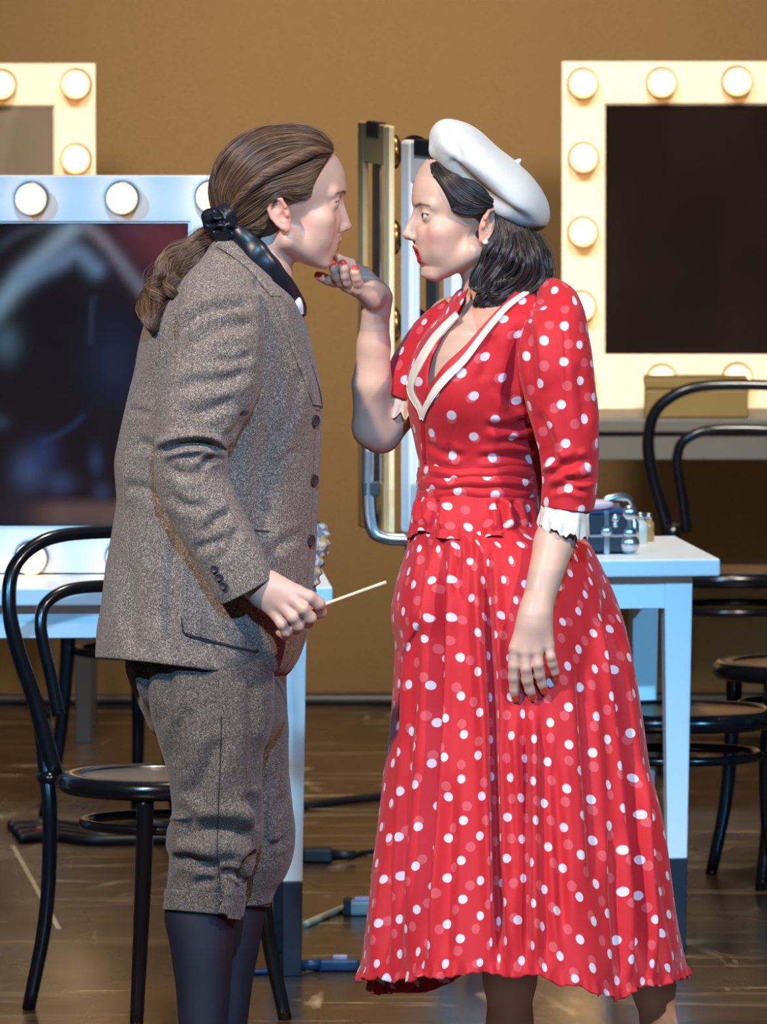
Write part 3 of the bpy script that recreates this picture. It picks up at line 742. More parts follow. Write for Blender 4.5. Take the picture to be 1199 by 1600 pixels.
def dense(keys, n):
    """smooth table: rows of control values -> n rows (monotone in the first column)"""
    k = np.asarray(keys, float); y = np.linspace(k[0, 0], k[-1, 0], n)
    out = [y]
    for c in range(1, k.shape[1]):
        h = np.diff(k[:, 0]); d = np.diff(k[:, c]) / h; m = np.zeros(len(k)); m[0], m[-1] = d[0], d[-1]
        for i in range(1, len(k) - 1):
            if d[i - 1] * d[i] > 0:
                w1, w2 = 2 * h[i] + h[i - 1], h[i] + 2 * h[i - 1]; m[i] = (w1 + w2) / (w1 / d[i - 1] + w2 / d[i])
        i = np.clip(np.searchsorted(k[:, 0], y, 'right') - 1, 0, len(k) - 2); t = (y - k[i, 0]) / h[i]
        out.append((2 * t ** 3 - 3 * t ** 2 + 1) * k[i, c] + (t ** 3 - 2 * t ** 2 + t) * h[i] * m[i] + (-2 * t ** 3 + 3 * t ** 2) * k[i + 1, c] + (t ** 3 - t ** 2) * h[i] * m[i + 1])
    return np.stack(out, -1)
def grid_faces(n, m, closed=True):
    a = np.arange(n - 1)[:, None] * m; j = np.arange(m if closed else m - 1)[None, :]; k = (j + 1) % m
    return np.stack(np.broadcast_arrays(a + j, a + k, a + m + k, a + m + j), -1).reshape(-1, 4)
def stack_loft(keys, n, m, power=2.3, shift=None):
    """horizontal rings. keys: (py, xL, xR, Ycentre, half depth m). returns V,(n*m), faces, grid angles"""
    k = dense(keys, n); a = np.linspace(0, 2 * math.pi, m, endpoint=False); c, s = np.cos(a), np.sin(a)
    ex = np.sign(c) * np.abs(c) ** (2 / power); ey = np.sign(s) * np.abs(s) ** (2 / power)
    px = (k[:, 1] + k[:, 2])[:, None] / 2 + (k[:, 2] - k[:, 1])[:, None] / 2 * ex
    Y = k[:, 3][:, None] + k[:, 4][:, None] * ey
    py = np.repeat(k[:, 0][:, None], m, 1)
    if shift is not None: py = py + shift(px, py, Y)
    V = P(px.ravel(), py.ravel(), k[:, 3].mean())    # scale of the central plane, then true depth
    V[:, 1] = Y.ravel()
    return V, grid_faces(n, m)[:, ::-1], a
def path_loft(keys, n, m, power=2.1):
    """rings across a path. keys: (px, py, half width px, Y, half depth m)"""
    k = np.asarray(keys, float); seg = np.concatenate([[0], np.cumsum(np.linalg.norm(np.diff(k[:, :2], axis=0), axis=1))])
    d = dense(np.column_stack([seg, k]), n)[:, 1:]
    T = np.gradient(d[:, :2], axis=0); T /= np.linalg.norm(T, axis=1)[:, None]; Nn = np.stack([T[:, 1], -T[:, 0]], -1)
    a = np.linspace(0, 2 * math.pi, m, endpoint=False); c, s = np.cos(a), np.sin(a)
    ex = np.sign(c) * np.abs(c) ** (2 / power); ey = np.sign(s) * np.abs(s) ** (2 / power)
    px = d[:, 0][:, None] + Nn[:, 0][:, None] * d[:, 2][:, None] * ex; py = d[:, 1][:, None] + Nn[:, 1][:, None] * d[:, 2][:, None] * ex
    V = P(px.ravel(), py.ravel(), d[:, 3].mean()); V[:, 1] = (d[:, 3][:, None] + d[:, 4][:, None] * ey).ravel()
    return V, grid_faces(n, m), a
def arc_uv(V, n, m, cone_r=None):
    """cloth coordinates in metres: around and down"""
    G = V.reshape(n, m, 3); du = np.linalg.norm(np.diff(np.concatenate([G, G[:, :1]], 1), axis=1), axis=2)
    u = np.concatenate([np.zeros((n, 1)), np.cumsum(du, 1)[:, :-1]], 1); u -= u[:, m * 3 // 4][:, None]
    v = np.concatenate([[0], np.cumsum(np.linalg.norm(np.diff(G, axis=0), axis=2).mean(1))])
    return np.stack([u, np.repeat(v[:, None], m, 1)], -1).reshape(-1, 2), du.sum(1), v
def bvh(V, f): return BVHTree.FromPolygons([tuple(v) for v in V], [tuple(q) for q in f.tolist()])
CAMV = Vector((0, CAM_Y, CAM_H))
def hit(tree, px, py):
    d = Vector(P(px, py, 0.0)) - CAMV; d.normalize()
    return tree.ray_cast(CAMV + d * 15.0, d, 12.0)
def drape(tree, A, B, na, nb, lift, bulge=0.0):
    """ribbon of cloth between two pixel polylines laid on a surface; returns vertices and faces"""
    a = resample(A, na); b = resample(B, na); V = np.zeros((na, nb, 3)); Yv = np.full((na, nb), np.nan); q = np.zeros((na, nb, 2))
    for i in range(na):
        for j in range(nb):
            q[i, j] = a[i] + (b[i] - a[i]) * j / (nb - 1)
            h = hit(tree, q[i, j, 0], q[i, j, 1])
            if h[0] is not None: Yv[i, j] = h[0].y
    for _ in range(80):
        bad = np.isnan(Yv)
        if not bad.any(): break
        pad = np.pad(Yv, 1, constant_values=np.nan); nb4 = np.stack([pad[:-2, 1:-1], pad[2:, 1:-1], pad[1:-1, :-2], pad[1:-1, 2:]])
        with np.errstate(all='ignore'):
            import warnings; warnings.simplefilter('ignore'); mm = np.nanmean(nb4, 0)
        Yv[bad] = mm[bad]
    for _ in range(2):
        pad = np.pad(Yv, 1, mode='edge'); Yv = 0.5 * Yv + 0.125 * (pad[:-2, 1:-1] + pad[2:, 1:-1] + pad[1:-1, :-2] + pad[1:-1, 2:])
    t = np.linspace(0, 1, nb)[None, :]
    Yv = Yv - lift - bulge * np.sin(t * math.pi)
    V = P(q[..., 0].ravel(), q[..., 1].ravel(), Yv.ravel())
    return V, grid_faces(na, nb, False)
def resample(A, n):
    A = np.asarray(A, float)
    if len(A) > 2: A = spline(A, 12 * len(A))
    s = np.concatenate([[0], np.cumsum(np.linalg.norm(np.diff(A, axis=0), axis=1))]); t = np.linspace(0, s[-1], n)
    return np.stack([np.interp(t, s, A[:, i]) for i in range(A.shape[1])], -1)
def shell(V, f, n, m, th, closed_ring=False):
    """give an open sheet (n x m grid) a back side and edges, th thick, away from the camera"""
    N = vnormals(V, f)
    if N[:, 1].mean() > 0: f = f[:, ::-1]; N = -N
    W = V - N * th; k = len(V); rim = [i for i in range(m)] + [i * m + m - 1 for i in range(1, n)] + [(n - 1) * m + i for i in range(m - 2, -1, -1)] + [i * m for i in range(n - 2, 0, -1)]
    rim = np.array(rim); nx_ = np.roll(rim, -1)
    return np.concatenate([V, W]), np.concatenate([f, f[:, ::-1] + k, np.stack([rim, rim + k, nx_ + k, nx_], 1)])
def strip_cloth(name, tree, A, B, mat, parent, lift=0.004, th=0.0025, na=40, nb=8, bulge=0.001, uvscale=True):
    V, f = drape(tree, A, B, na, nb, lift, bulge)
    q = PX(V) / S0; V2, f2 = shell(V, f, na, nb, th)
    return mk(name, V2, f2, mat, parent, uv=np.concatenate([q, q]))
def hair_strands(name, mat, parent, groups):
    """groups of (points (k,n,3), radius): real strands as a curves object"""
    hc = bpy.data.hair_curves.new(name)
    pts = [g[0] for g in groups]; sizes = [p.shape[1] for p in pts for _ in range(p.shape[0])]
    hc.add_curves(sizes)
    hc.attributes['position'].data.foreach_set('vector', np.concatenate([p.reshape(-1, 3) for p in pts]).astype(np.float32).ravel())
    ra = hc.attributes.get('radius') or hc.attributes.new('radius', 'FLOAT', 'POINT')
    ra.data.foreach_set('value', np.concatenate([np.broadcast_to(np.asarray(g[1], float)[None, :] if np.ndim(g[1]) else np.full((1, g[0].shape[1]), g[1]), g[0].shape[:2]).ravel() for g in groups]).astype(np.float32))
    hc.materials.append(mat)
    o = bpy.data.objects.new(name, hc); COL.objects.link(o); attach(o, parent); return o
def sheet_strands(guides, count, npt, spread, clump=0.0, seed=1, wave=None):
    """strands between neighbouring guide curves (each a list of 3-D points)"""
    r = np.random.default_rng(seed)
    G = np.stack([spline(resample3(g, max(6, len(g))), npt) for g in guides]); k = len(G)
    t = r.uniform(0, k - 1, count)
    if clump:
        c = np.round(t * clump) / clump; t = np.clip(c + (t - c) * 0.45, 0, k - 1)
    i = np.minimum(t.astype(int), k - 2); f = (t - i)[:, None, None]
    f = f
    p = G[i] * (1 - f) + G[i + 1] * f
    off = r.normal(size=(count, 3, 2)) * spread; s = np.linspace(0, 1, npt)
    if wave:
        nc = int(clump * (k - 1)) + 2; ci = np.round(t * clump).astype(int) % nc; ph = r.uniform(0, 6.283, nc); co = r.normal(size=(nc, 3)) * wave[2]
        env = np.clip(s * 3 - .3, 0, 1)[None, :]
        p = p + (np.sin(s[None] * wave[1] * 6.283 + .5 * ph[ci][:, None]) * wave[0] * env)[..., None] * np.array([.8, .5, .5]) + (np.cos(s[None] * wave[1] * 6.283 + ph[ci][:, None]) * wave[0] * env)[..., None] * np.array([0, 1.0, .2]) + (co[ci][:, None, :] * env[..., None])
    p = p + off[:, None, :, 0] * (0.5 + 0.5 * s)[None, :, None] + off[:, None, :, 1] * np.sin(s * 3.0 + r.uniform(0, 6, (count, 1)))[..., None] * 0.7
    return p
def resample3(g, n):
    g = np.asarray(g, float); s = np.concatenate([[0], np.cumsum(np.linalg.norm(np.diff(g, axis=0), axis=1))]); t = np.linspace(0, s[-1], n)
    return np.stack([np.interp(t, s, g[:, i]) for i in range(3)], -1)

# ------------------------------------------------------------------ skin, cloth and hair materials
def skin_mat(name):
    t = NT(name); a = t.n('ShaderNodeVertexColor'); a.layer_name = 'tint'; co = t.coord()
    n = t.noise(co, 45.0, 4.0)
    c = t.mix(t.ramp(n, [(0.35, (0, 0, 0, 1)), (0.7, (0.35, 0.35, 0.35, 1))]), a.outputs['Color'], t.mix(1.0, a.outputs['Color'], (1.0, 0.82, 0.78, 1), 'MULTIPLY'))
    t.l(c, t.b.inputs['Base Color']); t.set(Roughness=0.46)
    t.b.inputs['Subsurface Weight'].default_value = 0.18; t.b.inputs['Subsurface Radius'].default_value = (0.9, 0.35, 0.2); t.b.inputs['Subsurface Scale'].default_value = 0.006
    t.bump(t.noise(co, 420.0, 3.0), 0.08, 0.0006)
    return t.m
M['skin'] = skin_mat('skin')
def hair_mat(name, dark, mid, light, rough=0.34):
    t = NT(name); hi = t.n('ShaderNodeHairInfo')
    c = t.ramp(hi.outputs['Random'], [(0.0, dark), (0.55, mid), (1.0, light)])
    t.l(c, t.b.inputs['Base Color']); t.set(Roughness=rough)
    t.b.inputs['Specular IOR Level'].default_value = 0.55
    return t.m
M['hair_brown'] = hair_mat('hair_brown', (48, 32, 24), (92, 66, 50), (140, 106, 84))
M['hair_black'] = hair_mat('hair_black', (24, 20, 22), (50, 42, 42), (92, 78, 76), 0.32)
M['hair_brown_base'] = pm('hair_brown_base', (66, 46, 36), 0.6, var=0.3)
M['hair_black_base'] = pm('hair_black_base', (30, 25, 26), 0.55, var=0.3)
def tweed_mat(name, dark, mid, light):
    t = NT(name); co = t.coord()
    n1 = t.noise(co, 520.0, 2.0, 0.6)
    c = t.ramp(n1, [(0.33, dark), (0.5, mid), (0.66, light)])
    n2 = t.noise(co, 210.0, 3.0, 0.7)
    c = t.mix(t.ramp(n2, [(0.35, (0.55, 0.55, 0.55, 1)), (0.6, (0, 0, 0, 1))]), c, rgba(dark))
    fl_ = t.noise(co, 330.0, 1.0)
    c = t.mix(t.ramp(fl_, [(0.68, (0, 0, 0, 1)), (0.74, (0.6, 0.6, 0.6, 1))]), c, rgba((96, 128, 170)))
    big = t.noise(co, 9.0, 3.0)
    c = t.mix(t.ramp(big, [(0.35, (0, 0, 0, 1)), (0.7, (0.5, 0.5, 0.5, 1))]), c, t.mix(1.0, c, (0.93, 0.86, 0.82, 1), 'MULTIPLY'))
    t.l(c, t.b.inputs['Base Color']); t.set(Roughness=0.9)
    t.b.inputs['Specular IOR Level'].default_value = 0.15
    t.b.inputs['Sheen Weight'].default_value = 0.15
    t.bump(n1, 0.5, 0.0012)
    return t.m
M['tweed'] = tweed_mat('tweed', (70, 61, 57), (126, 113, 106), (192, 180, 171))
M['tweed_dark'] = tweed_mat('tweed_breeches', (54, 46, 43), (96, 86, 80), (150, 139, 131))
def dots_mat(name, red, dot, ghost, spacing, r, rnd=0.22, rough=0.62):
    """red chiffon printed with white dots and, through the layer above, paler ghost dots"""
    t = NT(name); uv = t.coord('UV')
    def lattice(scale, loc, rot):
        mp = t.n('ShaderNodeMapping'); mp.inputs['Location'].default_value = loc; mp.inputs['Rotation'].default_value = (0, 0, rot); t.l(uv, mp.inputs[0])
        v = t.n('ShaderNodeTexVoronoi', voronoi_dimensions='2D', feature='F1'); v.inputs['Scale'].default_value = scale; v.inputs['Randomness'].default_value = rnd
        t.l(mp.outputs[0], v.inputs['Vector']); return v.outputs['Distance']
    a = lattice(1 / spacing, (0, 0, 0), 0.72); b = lattice(1 / spacing, (spacing * 0.33, spacing * 0.24, 0), 0.80)
    th = r / spacing
    fa = t.ramp(a, [(th * 0.9, (1, 1, 1, 1)), (th * 1.05, (0, 0, 0, 1))]); fb = t.ramp(b, [(th * 1.0, (0.75, 0.75, 0.75, 1)), (th * 1.15, (0, 0, 0, 1))])
    cr_ = t.noise(t.coord('UV', (900.0, 120.0, 1.0)), 1.0, 3.0)
    base = t.mix(cr_, (*(np.array(lin(red)) * 0.90), 1), (*(np.array(lin(red)) * 1.06), 1))
    c = t.mix(fb, base, rgba(ghost)); c = t.mix(fa, c, rgba(dot))
    t.l(c, t.b.inputs['Base Color']); t.set(Roughness=rough)
    t.b.inputs['Specular IOR Level'].default_value = 0.25; t.b.inputs['Sheen Weight'].default_value = 0.12
    t.bump(cr_, 0.18, 0.001)
    return t.m
M['dots'] = dots_mat('red_dotted_chiffon', (198, 36, 47), (220, 208, 222), (210, 92, 100), 0.050, 0.0080)
M['dots_dark'] = dots_mat('red_dotted_underlayer', (172, 24, 40), (206, 170, 186), (190, 70, 80), 0.050, 0.0080)
M['lace_thin'] = pm('thin_lace', (222, 196, 180), 0.8, var=0.1, vs=140, bump=0.4, bs=260)
M['red_plain'] = pm('red_chiffon', (190, 32, 42), 0.62, var=0.1)
M['trim_cream'] = pm('cream_trim', (236, 224, 212), 0.75, var=0.05, vs=90, bump=0.15, bs=300)
M['lace'] = pm('white_lace', (226, 224, 218), 0.8, var=0.08, vs=120, bump=0.4, bs=260)
M['felt'] = pm('white_felt', (210, 212, 210), 0.95, var=0.04, vs=120, bump=0.25, bs=420)
M['felt'].node_tree.nodes['Principled BSDF'].inputs['Sheen Weight'].default_value = 0.2
M['satin'] = pm('black_satin', (22, 27, 38), 0.34, var=0.15)
M['stocking'] = pm('navy_stocking', (22, 23, 39), 0.62, var=0.1, vs=200)
M['button'] = pm('dark_horn_button', (60, 54, 54), 0.35, var=0.3, vs=80)
M['brass_button'] = pm('brass_button', (104, 78, 46), 0.35, 0.6)
M['shoe'] = pm('black_shoe', (24, 22, 24), 0.3)
M['red_shoe'] = pm('red_shoe', (150, 26, 34), 0.3)
M['shirt'] = pm('white_shirt', (232, 232, 238), 0.7, var=0.04)
M['lining'] = pm('navy_lining', (40, 56, 84), 0.45, var=0.15)
M['hem_red'] = pm('red_underlayer', (176, 24, 40), 0.6, var=0.15)
M['seam'] = pm('dark_seam', (40, 36, 36), 0.9)
def floral_mat():
    t = NT('floral_cloth'); co = t.coord(); v = t.n('ShaderNodeTexVoronoi'); v.inputs['Scale'].default_value = 110.0; t.l(co, v.inputs['Vector'])
    sep = t.n('ShaderNodeSeparateColor'); t.l(v.outputs['Color'], sep.inputs[0])
    t.l(t.ramp(sep.outputs[0], [(0.0, (58, 70, 100)), (0.25, (176, 190, 200)), (0.45, (214, 216, 210)), (0.66, (196, 166, 84)), (0.82, (120, 140, 160)), (1.0, (70, 86, 110))]), t.b.inputs['Base Color'])
    t.set(Roughness=0.8); return t.m
M['floral'] = floral_mat()
def eye_mat(name, iris):
    """eyeball: white, iris and pupil set out around the local +x axis of the object coordinates"""
    t = NT(name); a = t.n('ShaderNodeVertexColor'); a.layer_name = 'tint'
    t.l(a.outputs['Color'], t.b.inputs['Base Color']); t.set(Roughness=0.12); return t.m
M['eye'] = eye_mat('eye', (60, 40, 28))
# ================================================================== heads (own frame: +x the way the face looks, +z up, y across; origin between the ear canals)
def head_prims(xs=1.0, zm=-0.046, open_=0.0, zn=-0.014):
    u = []
    X = lambda x: x * xs
    u += [ell((X(0.0), 0, .055), (X(.096), .073, .078), 0.0), ell((X(.045), 0, .045), (X(.056), .056, .060), .02), ell((X(.050), 0, -.018), (X(.048), .052, .066), .02)]
    for s in (-1, 1):
        u += [ell((X(.064), .045 * s, -.008), (.022, .018, .018), .02), ell((X(.058), .034 * s, -.036), (.026, .020, .026), .02), ell((X(.088), .020 * s, -.012), (.014, .014, .020), .014),
              cone((X(.008), .049 * s, -.040), (X(.070), .017 * s, -.078), .019, .015, .016),
              cone((X(.094), .010 * s, .034), (X(.080), .044 * s, .037), .009, .008, .012)]
    u += [ell((X(.079), 0, -.075), (.015, .017, .015), .014), ell((X(.083), 0, zm + .001), (.020, .030, .026), .014)]
    for s in (-1, 1): u.append(ell((X(.103), .033 * s, .019), (.016, .017, .013), .012, 's'))
    u += [cone((X(.099), 0, .022), (X(.113), 0, zn + .001), .0065, .0090, .012), ell((X(.113), 0, zn - .001), (.0095, .0095, .0080), .004),
          ell((X(.104), .0105 * 1, zn - .005), (.0095, .0062, .0068), .004), ell((X(.104), -.0105, zn - .005), (.0095, .0062, .0068), .004)]
    for s in (-1, 1): u.append(ell((X(.1085), .0062 * s, zn - .0115), (.0045, .0026, .0035), .002, 's'))
    g = .0035 * open_ + .0008
    for s in (-1, 1):   # lips, each side running back to the corner
        u += [cone((X(.1015), .003 * s, zm + .0052 + g), (X(.090), .022 * s, zm + .0005), .0048, .0022, .004),
              cone((X(.0990), .002 * s, zm - .0058 - g * 1.6), (X(.089), .020 * s, zm - .0010), .0056, .0022, .004)]
    if open_: u.append(ell((X(.101), 0, zm - .001), (.019, .0150, .0040 * open_), .0015, 's'))
    else:
        for s in (-1, 1): u.append(cone((X(.108), 0, zm - .0004), (X(.093), .023 * s, zm - .001), .0011, .0009, .0012, 's'))
    for s in (-1, 1):   # lids over the eyeball, with the slit between them
        u.append(ell((X(.0835), .032 * s, .0205), (.0142, .0148, .0136), .006))
        u.append(ell((X(.0975), .0335 * s, .0200), (.0120, .0142, .0036), .0010, 's'))
    for s in (-1, 1):   # ears
        c = np.array((X(-.010), .076 * s, .004)); ty = .30
        Rr = np.array([[math.cos(ty), 0, -math.sin(ty)], [0, 1, 0], [math.sin(ty), 0, math.cos(ty)]]) @ np.array([[1, -.35 * s, 0], [.35 * s, 1, 0], [0, 0, 1]])
        Rr, _ = np.linalg.qr(Rr); Rr = Rr * np.sign(np.diag(Rr))
        u.append(ell(c, (.0165, .0048, .029), .004, 'u', Rr))
        rim = [(.011, .010), (.008, .024), (-.001, .0305), (-.011, .027), (-.0165, .014), (-.0155, -.001), (-.010, -.014), (-.004, -.023)]
        pts = [c + Rr @ np.array((a, .0035 * s, b)) for a, b in rim]
        for a, b in zip(pts[:-1], pts[1:]): u.append(cone(a, b, .0036, .0036, .0015))
        u += [ell(c + Rr @ np.array((-.001, .007 * s, .012)), (.0075, .0055, .010), .003, 's', Rr), ell(c + Rr @ np.array((.003, .008 * s, -.004)), (.0075, .008, .010), .003, 's', Rr),
              ell(c + Rr @ np.array((.0105, .003 * s, -.003)), (.0042, .0045, .0062), .002, 'u', Rr), ell(c + Rr @ np.array((.002, .001 * s, -.0255)), (.0075, .0045, .0075), .004, 'u', Rr)]
    return u
def profile_warp(V, prof, skip=None):
    """move the midline of a head (own frame) onto a measured profile (x, z); sides follow less and less"""
    prof = np.asarray(prof, float); o = np.argsort(prof[:, 1]); pz, pxx = prof[o, 1], prof[o, 0]
    zz = np.arange(pz[0], pz[-1], .002); cur = np.full(len(zz), np.nan); mid = np.abs(V[:, 1]) < .0035; mid &= V[:, 0] > .04
    for i, z in enumerate(zz):
        m = mid & (np.abs(V[:, 2] - z) < .0022)
        if m.any(): cur[i] = V[m, 0].max()
    if skip: cur[(zz > skip[0]) & (zz < skip[1])] = np.nan
    ok = ~np.isnan(cur); dl = np.interp(zz, zz[ok], (np.interp(zz, pz, pxx) - cur)[ok])
    sg = np.interp(zz, [-.10, -.075, -.06, -.035, -.028, -.005, .012, .022, .04, .12], [.034, .030, .022, .017, .013, .012, .013, .020, .045, .055])
    def shift(Q):
        d = np.interp(Q[:, 2], zz, dl, left=dl[0], right=dl[-1]); s = np.interp(Q[:, 2], zz, sg)
        end = np.clip((Q[:, 2] - (zz[0] - .012)) / .012, 0, 1) * np.clip((zz[-1] + .03 - Q[:, 2]) / .03, 0, 1)
        fx = np.interp(Q[:, 2], zz, np.interp(zz, pz, pxx)); w = np.exp(-(Q[:, 1] / s) ** 2) * np.clip((Q[:, 0] - (fx - .075)) / .045, 0, 1) * end
        out = Q.copy(); out[:, 0] += d * w; return out
    return shift
def face_tint(Q, base, lip, brow, zm, xs, open_, blush, lash=(40, 28, 24)):
    """pigment of the skin: lips, brows, lash line, a little colour in cheeks and ears; the dark of the mouth is painted shade"""
    c = np.tile(np.array(lin(base)), (len(Q), 1)); ay = np.abs(Q[:, 1])
    def put(w, col): 
        nonlocal c; w = np.clip(w, 0, 1)[:, None]; c = c * (1 - w) + np.array(lin(col)) * w
    def seg(a, b, r, soft=.0012):
        W_ = np.array([.07, 1, 1]); a = np.array(a) * W_; b = np.array(b) * W_; q = np.stack([Q[:, 0], ay, Q[:, 2]], -1) * W_; ba = b - a; h = np.clip((q - a) @ ba / (ba @ ba), 0, 1)
        e = (q - a - h[:, None] * ba); d = np.linalg.norm(e, axis=1); return 1 - np.clip((d - r) / soft, 0, 1)
    put(.45 * np.exp(-(((ay - .045) / .020) ** 2 + ((Q[:, 2] + .015) / .020) ** 2)) * (Q[:, 0] > .03), blush)
    put(.5 * (np.abs(Q[:, 0] + .01) < .03) * np.clip((ay - .074) / .008, 0, 1), (226, 130, 112))
    put(.5 * np.exp(-((ay / .012) ** 2 + ((Q[:, 2] + .016) / .012) ** 2)) * (Q[:, 0] > .105 * xs), (226, 160, 146))
    fr = (Q[:, 0] > .062 * xs) & (Q[:, 2] < .06)
    put(.75 * seg((.100 * xs, .012, .0350), (.092 * xs, .030, .0395), .0015, .0018) * fr, brow)
    put(.75 * seg((.092 * xs, .030, .0395), (.078 * xs, .050, .0368), .0009, .0018) * fr, brow)
    put(.9 * seg((.099 * xs, .021, .0240), (.090 * xs, .045, .0222), .0014) * fr, lash)
    put(.5 * seg((.099 * xs, .024, .0158), (.092 * xs, .043, .0165), .0006) * fr, lash)
    g = .0035 * open_ + .0008
    l1 = seg((.10 * xs, .000, zm + .0046 + g), (.089 * xs, .0225, zm + .0004), .0040); l2 = seg((.10 * xs, .000, zm - .0060 - g * 1.6), (.088 * xs, .0205, zm - .0010), .0056)
    tap = np.clip((.026 - ay) / .010, 0, 1)
    put(np.maximum(l1, l2) * fr * tap, lip)
    if open_: put((np.abs(Q[:, 2] - zm + .001) < .0040 * open_) * (ay < .017) * (Q[:, 0] < .0965 * xs) * (Q[:, 0] > .06), (70, 18, 22))  # shade inside the open mouth, painted in
    else: put(.7 * seg((.10 * xs, 0, zm - .0003), (.088 * xs, .023, zm - .0008), .0004, .0008) * fr, (120, 60, 60))  # shade of the closed lip crease, painted as a dark line
    put(.8 * (np.hypot(ay - .0062, (Q[:, 2] + .0255)) < .004) * (Q[:, 0] > .098 * xs) * 0, (90, 40, 36))
    return c
def eyeball(name, c, R, t, parent, look, iris):
    """eye with iris and pupil; look is a direction in the head frame"""
    nu, nv = 48, 32; mb = MB().ball((0, 0, 0), 1.0, nu, nv); V = mb.V[0]; f = mb.F
    look = np.asarray(look, float); look = look / np.linalg.norm(look); d = V @ look; a = np.arccos(np.clip(d, -1, 1))
    col = np.tile(np.array(lin((226, 220, 216))), (len(V), 1)); col[a < .50] = lin(iris); col[a < .24] = lin((12, 10, 10)); col[(a > .44) & (a < .52)] = lin((34, 24, 20))
    V = V * .0125 * (1 + .06 * np.clip((.5 - a) / .5, 0, 1))[:, None]
    return mk(name, (V + c) @ R.T + t, f, M['eye'], parent, col=col)
# ================================================================== the person in the tweed jacket (left, facing right)
def stack_prim(keys, inset=0.0, k=0.03, power=2.3):
    kk = np.asarray(keys, float); c0 = P(kk[:, 1:3].mean(), kk[:, 0].mean(), kk[:, 3].mean())
    def fn(p):
        q = PX(p); py = q[:, 1]; g = [np.interp(py, kk[:, 0], kk[:, i]) for i in (1, 2, 3, 4)]
        hx = (g[1] - g[0]) / 2 / S0 - inset; hy = g[3] - inset; x = (q[:, 0] - (g[0] + g[1]) / 2) / S0; y = p[:, 1] - g[2]
        rho = (np.abs(x / hx) ** power + np.abs(y / hy) ** power) ** (1 / power)
        d = (rho - 1) * np.minimum(hx, hy); dz = np.maximum(kk[0, 0] - py, py - kk[-1, 0]) / S0
        return np.maximum(d, dz) * 0.8
    return Prim(fn, c0, (kk[-1, 0] - kk[0, 0]) / S0 / 2 + .3, k)
cp = lambda a, b, ra, rb, k=.01, op='u': cone(P(*a), P(*b), ra, rb, k, op)
def chain(pts, radii, k=.008): return [cp(pts[i], pts[i + 1], radii[i], radii[i + 1], k) for i in range(len(pts) - 1)]
root = thing('person', 'person in grey tweed jacket and breeches with brown ponytail, holding a thin stick', 'person', (P(330, 1000, 0)[0], 0.0, 0.0))
WORLDROOT['person'] = 1; LR = root
yaw = math.radians(15); f_ = np.array((math.cos(yaw), math.sin(yaw), 0)); RL = np.stack([f_, np.cross((0, 0, 1), f_), (0, 0, 1.0)], 1)
tL = P(431, 335, 0.0); csx = S0 * math.cos(yaw)
XS, ZM = 1.075, -.0515
lprof = [((px - 431) / csx, -(py - 335) / S0) for px, py in [(523, 240), (530, 249), (536, 261), (538.5, 272), (539.6, 286), (540.5, 298), (538.5, 306), (537.3, 313.6), (539.5, 323), (543, 334), (547, 345), (549.8, 353), (548.5, 359), (543.5, 362.3), (532.5, 364.5), (533.2, 369), (534.6, 375.5), (533, 380), (528.8, 382.6), (530, 386), (530.2, 391), (527, 396), (521.5, 402), (519.5, 408), (519.5, 414), (515, 420.5), (505, 425)]]
hp = framed(head_prims(XS, ZM, 0.0, -.021), RL, tL)
neck = [cp((415, 385, .0), (402, 445, .0), .047, .050, .018), cp((402, 445, 0), (372, 520, 0), .052, .075, .03)]
torso = [cp((360, 520, 0), (330, 760, 0), .095, .10, .03), cp((330, 760, 0), (320, 1000, 0), .10, .11, .03), cp((345, 490, -.12), (350, 490, .12), .040, .040, .04)]
arm_n = chain([(345, 500, -.150), (298, 705, -.205), (350, 850, -.222), (402, 914, -.226)], [.045, .038, .034, .026], .01)
Yh = -.232
hand_n = [cp((400, 912, -.226), (420, 922, -.232), .0255, .026, .01)]
kn = [(465, 925, -.250), (459, 938, -.254), (446, 950, -.250), (430, 959, -.240)]
for i, q in enumerate(kn):
    st = [(424, 908, -.236), (420, 917, -.236), (415, 927, -.236), (409, 935, -.232)][i]
    hand_n.append(cp(st, q, .017, .0118 - .0007 * i, .012))
fing = [[(465, 925, -.250), (484, 933, -.256), (498, 943, -.246), (501, 956, -.224), (490, 962, -.206)], [(459, 938, -.254), (474, 951, -.262), (485, 965, -.252), (481, 973, -.230), (470, 972, -.210)],
        [(446, 950, -.250), (458, 964, -.258), (466, 977, -.248), (462, 983, -.226), (452, 979, -.208)], [(430, 959, -.240), (441, 975, -.248), (448, 987, -.240), (446, 992, -.222), (437, 988, -.204)]]
for i, q in enumerate(fing):
    r = [.0112, .0106, .0106, .0095][i]; hand_n += chain(q, [r * 1.06, r * .98, r * .98, r * .9, r * .78], .0035)
hand_n += chain([(418, 918, -.205), (450, 944, -.186), (478, 950, -.182), (500, 950, -.196)], [.016, .0125, .0115, .009], .006)
arm_f = chain([(360, 470, .15), (345, 720, .21), (380, 900, .20), (395, 960, .19)], [.045, .038, .03, .028], .01) + chain([(395, 960, .19), (402, 1005, .185), (408, 1030, .175)], [.028, .02, .012], .01)
legs = chain([(335, 985, -.085), (335, 1290, -.085), (315, 1440, -.085), (317, 1600, -.08), (316, 1725, -.075)], [.085, .050, .043, .027, .024], .02) + chain([(360, 985, .08), (395, 1290, .08), (368, 1440, .08), (360, 1600, .08), (354, 1715, .08)], [.085, .050, .038, .023, .019], .02)
feet = chain([(312, 1752, -.075), (350, 1768, -.078), (385, 1772, -.08)], [.030, .028, .02], .02) + chain([(350, 1742, .08), (395, 1750, .08), (430, 1752, .08)], [.030, .028, .02], .02)
allp = hp + neck + torso + arm_n + hand_n + arm_f + legs + feet
hc_ = tL + RL @ np.array((.03, 0, .02)); hh = P(445, 945, -.23)
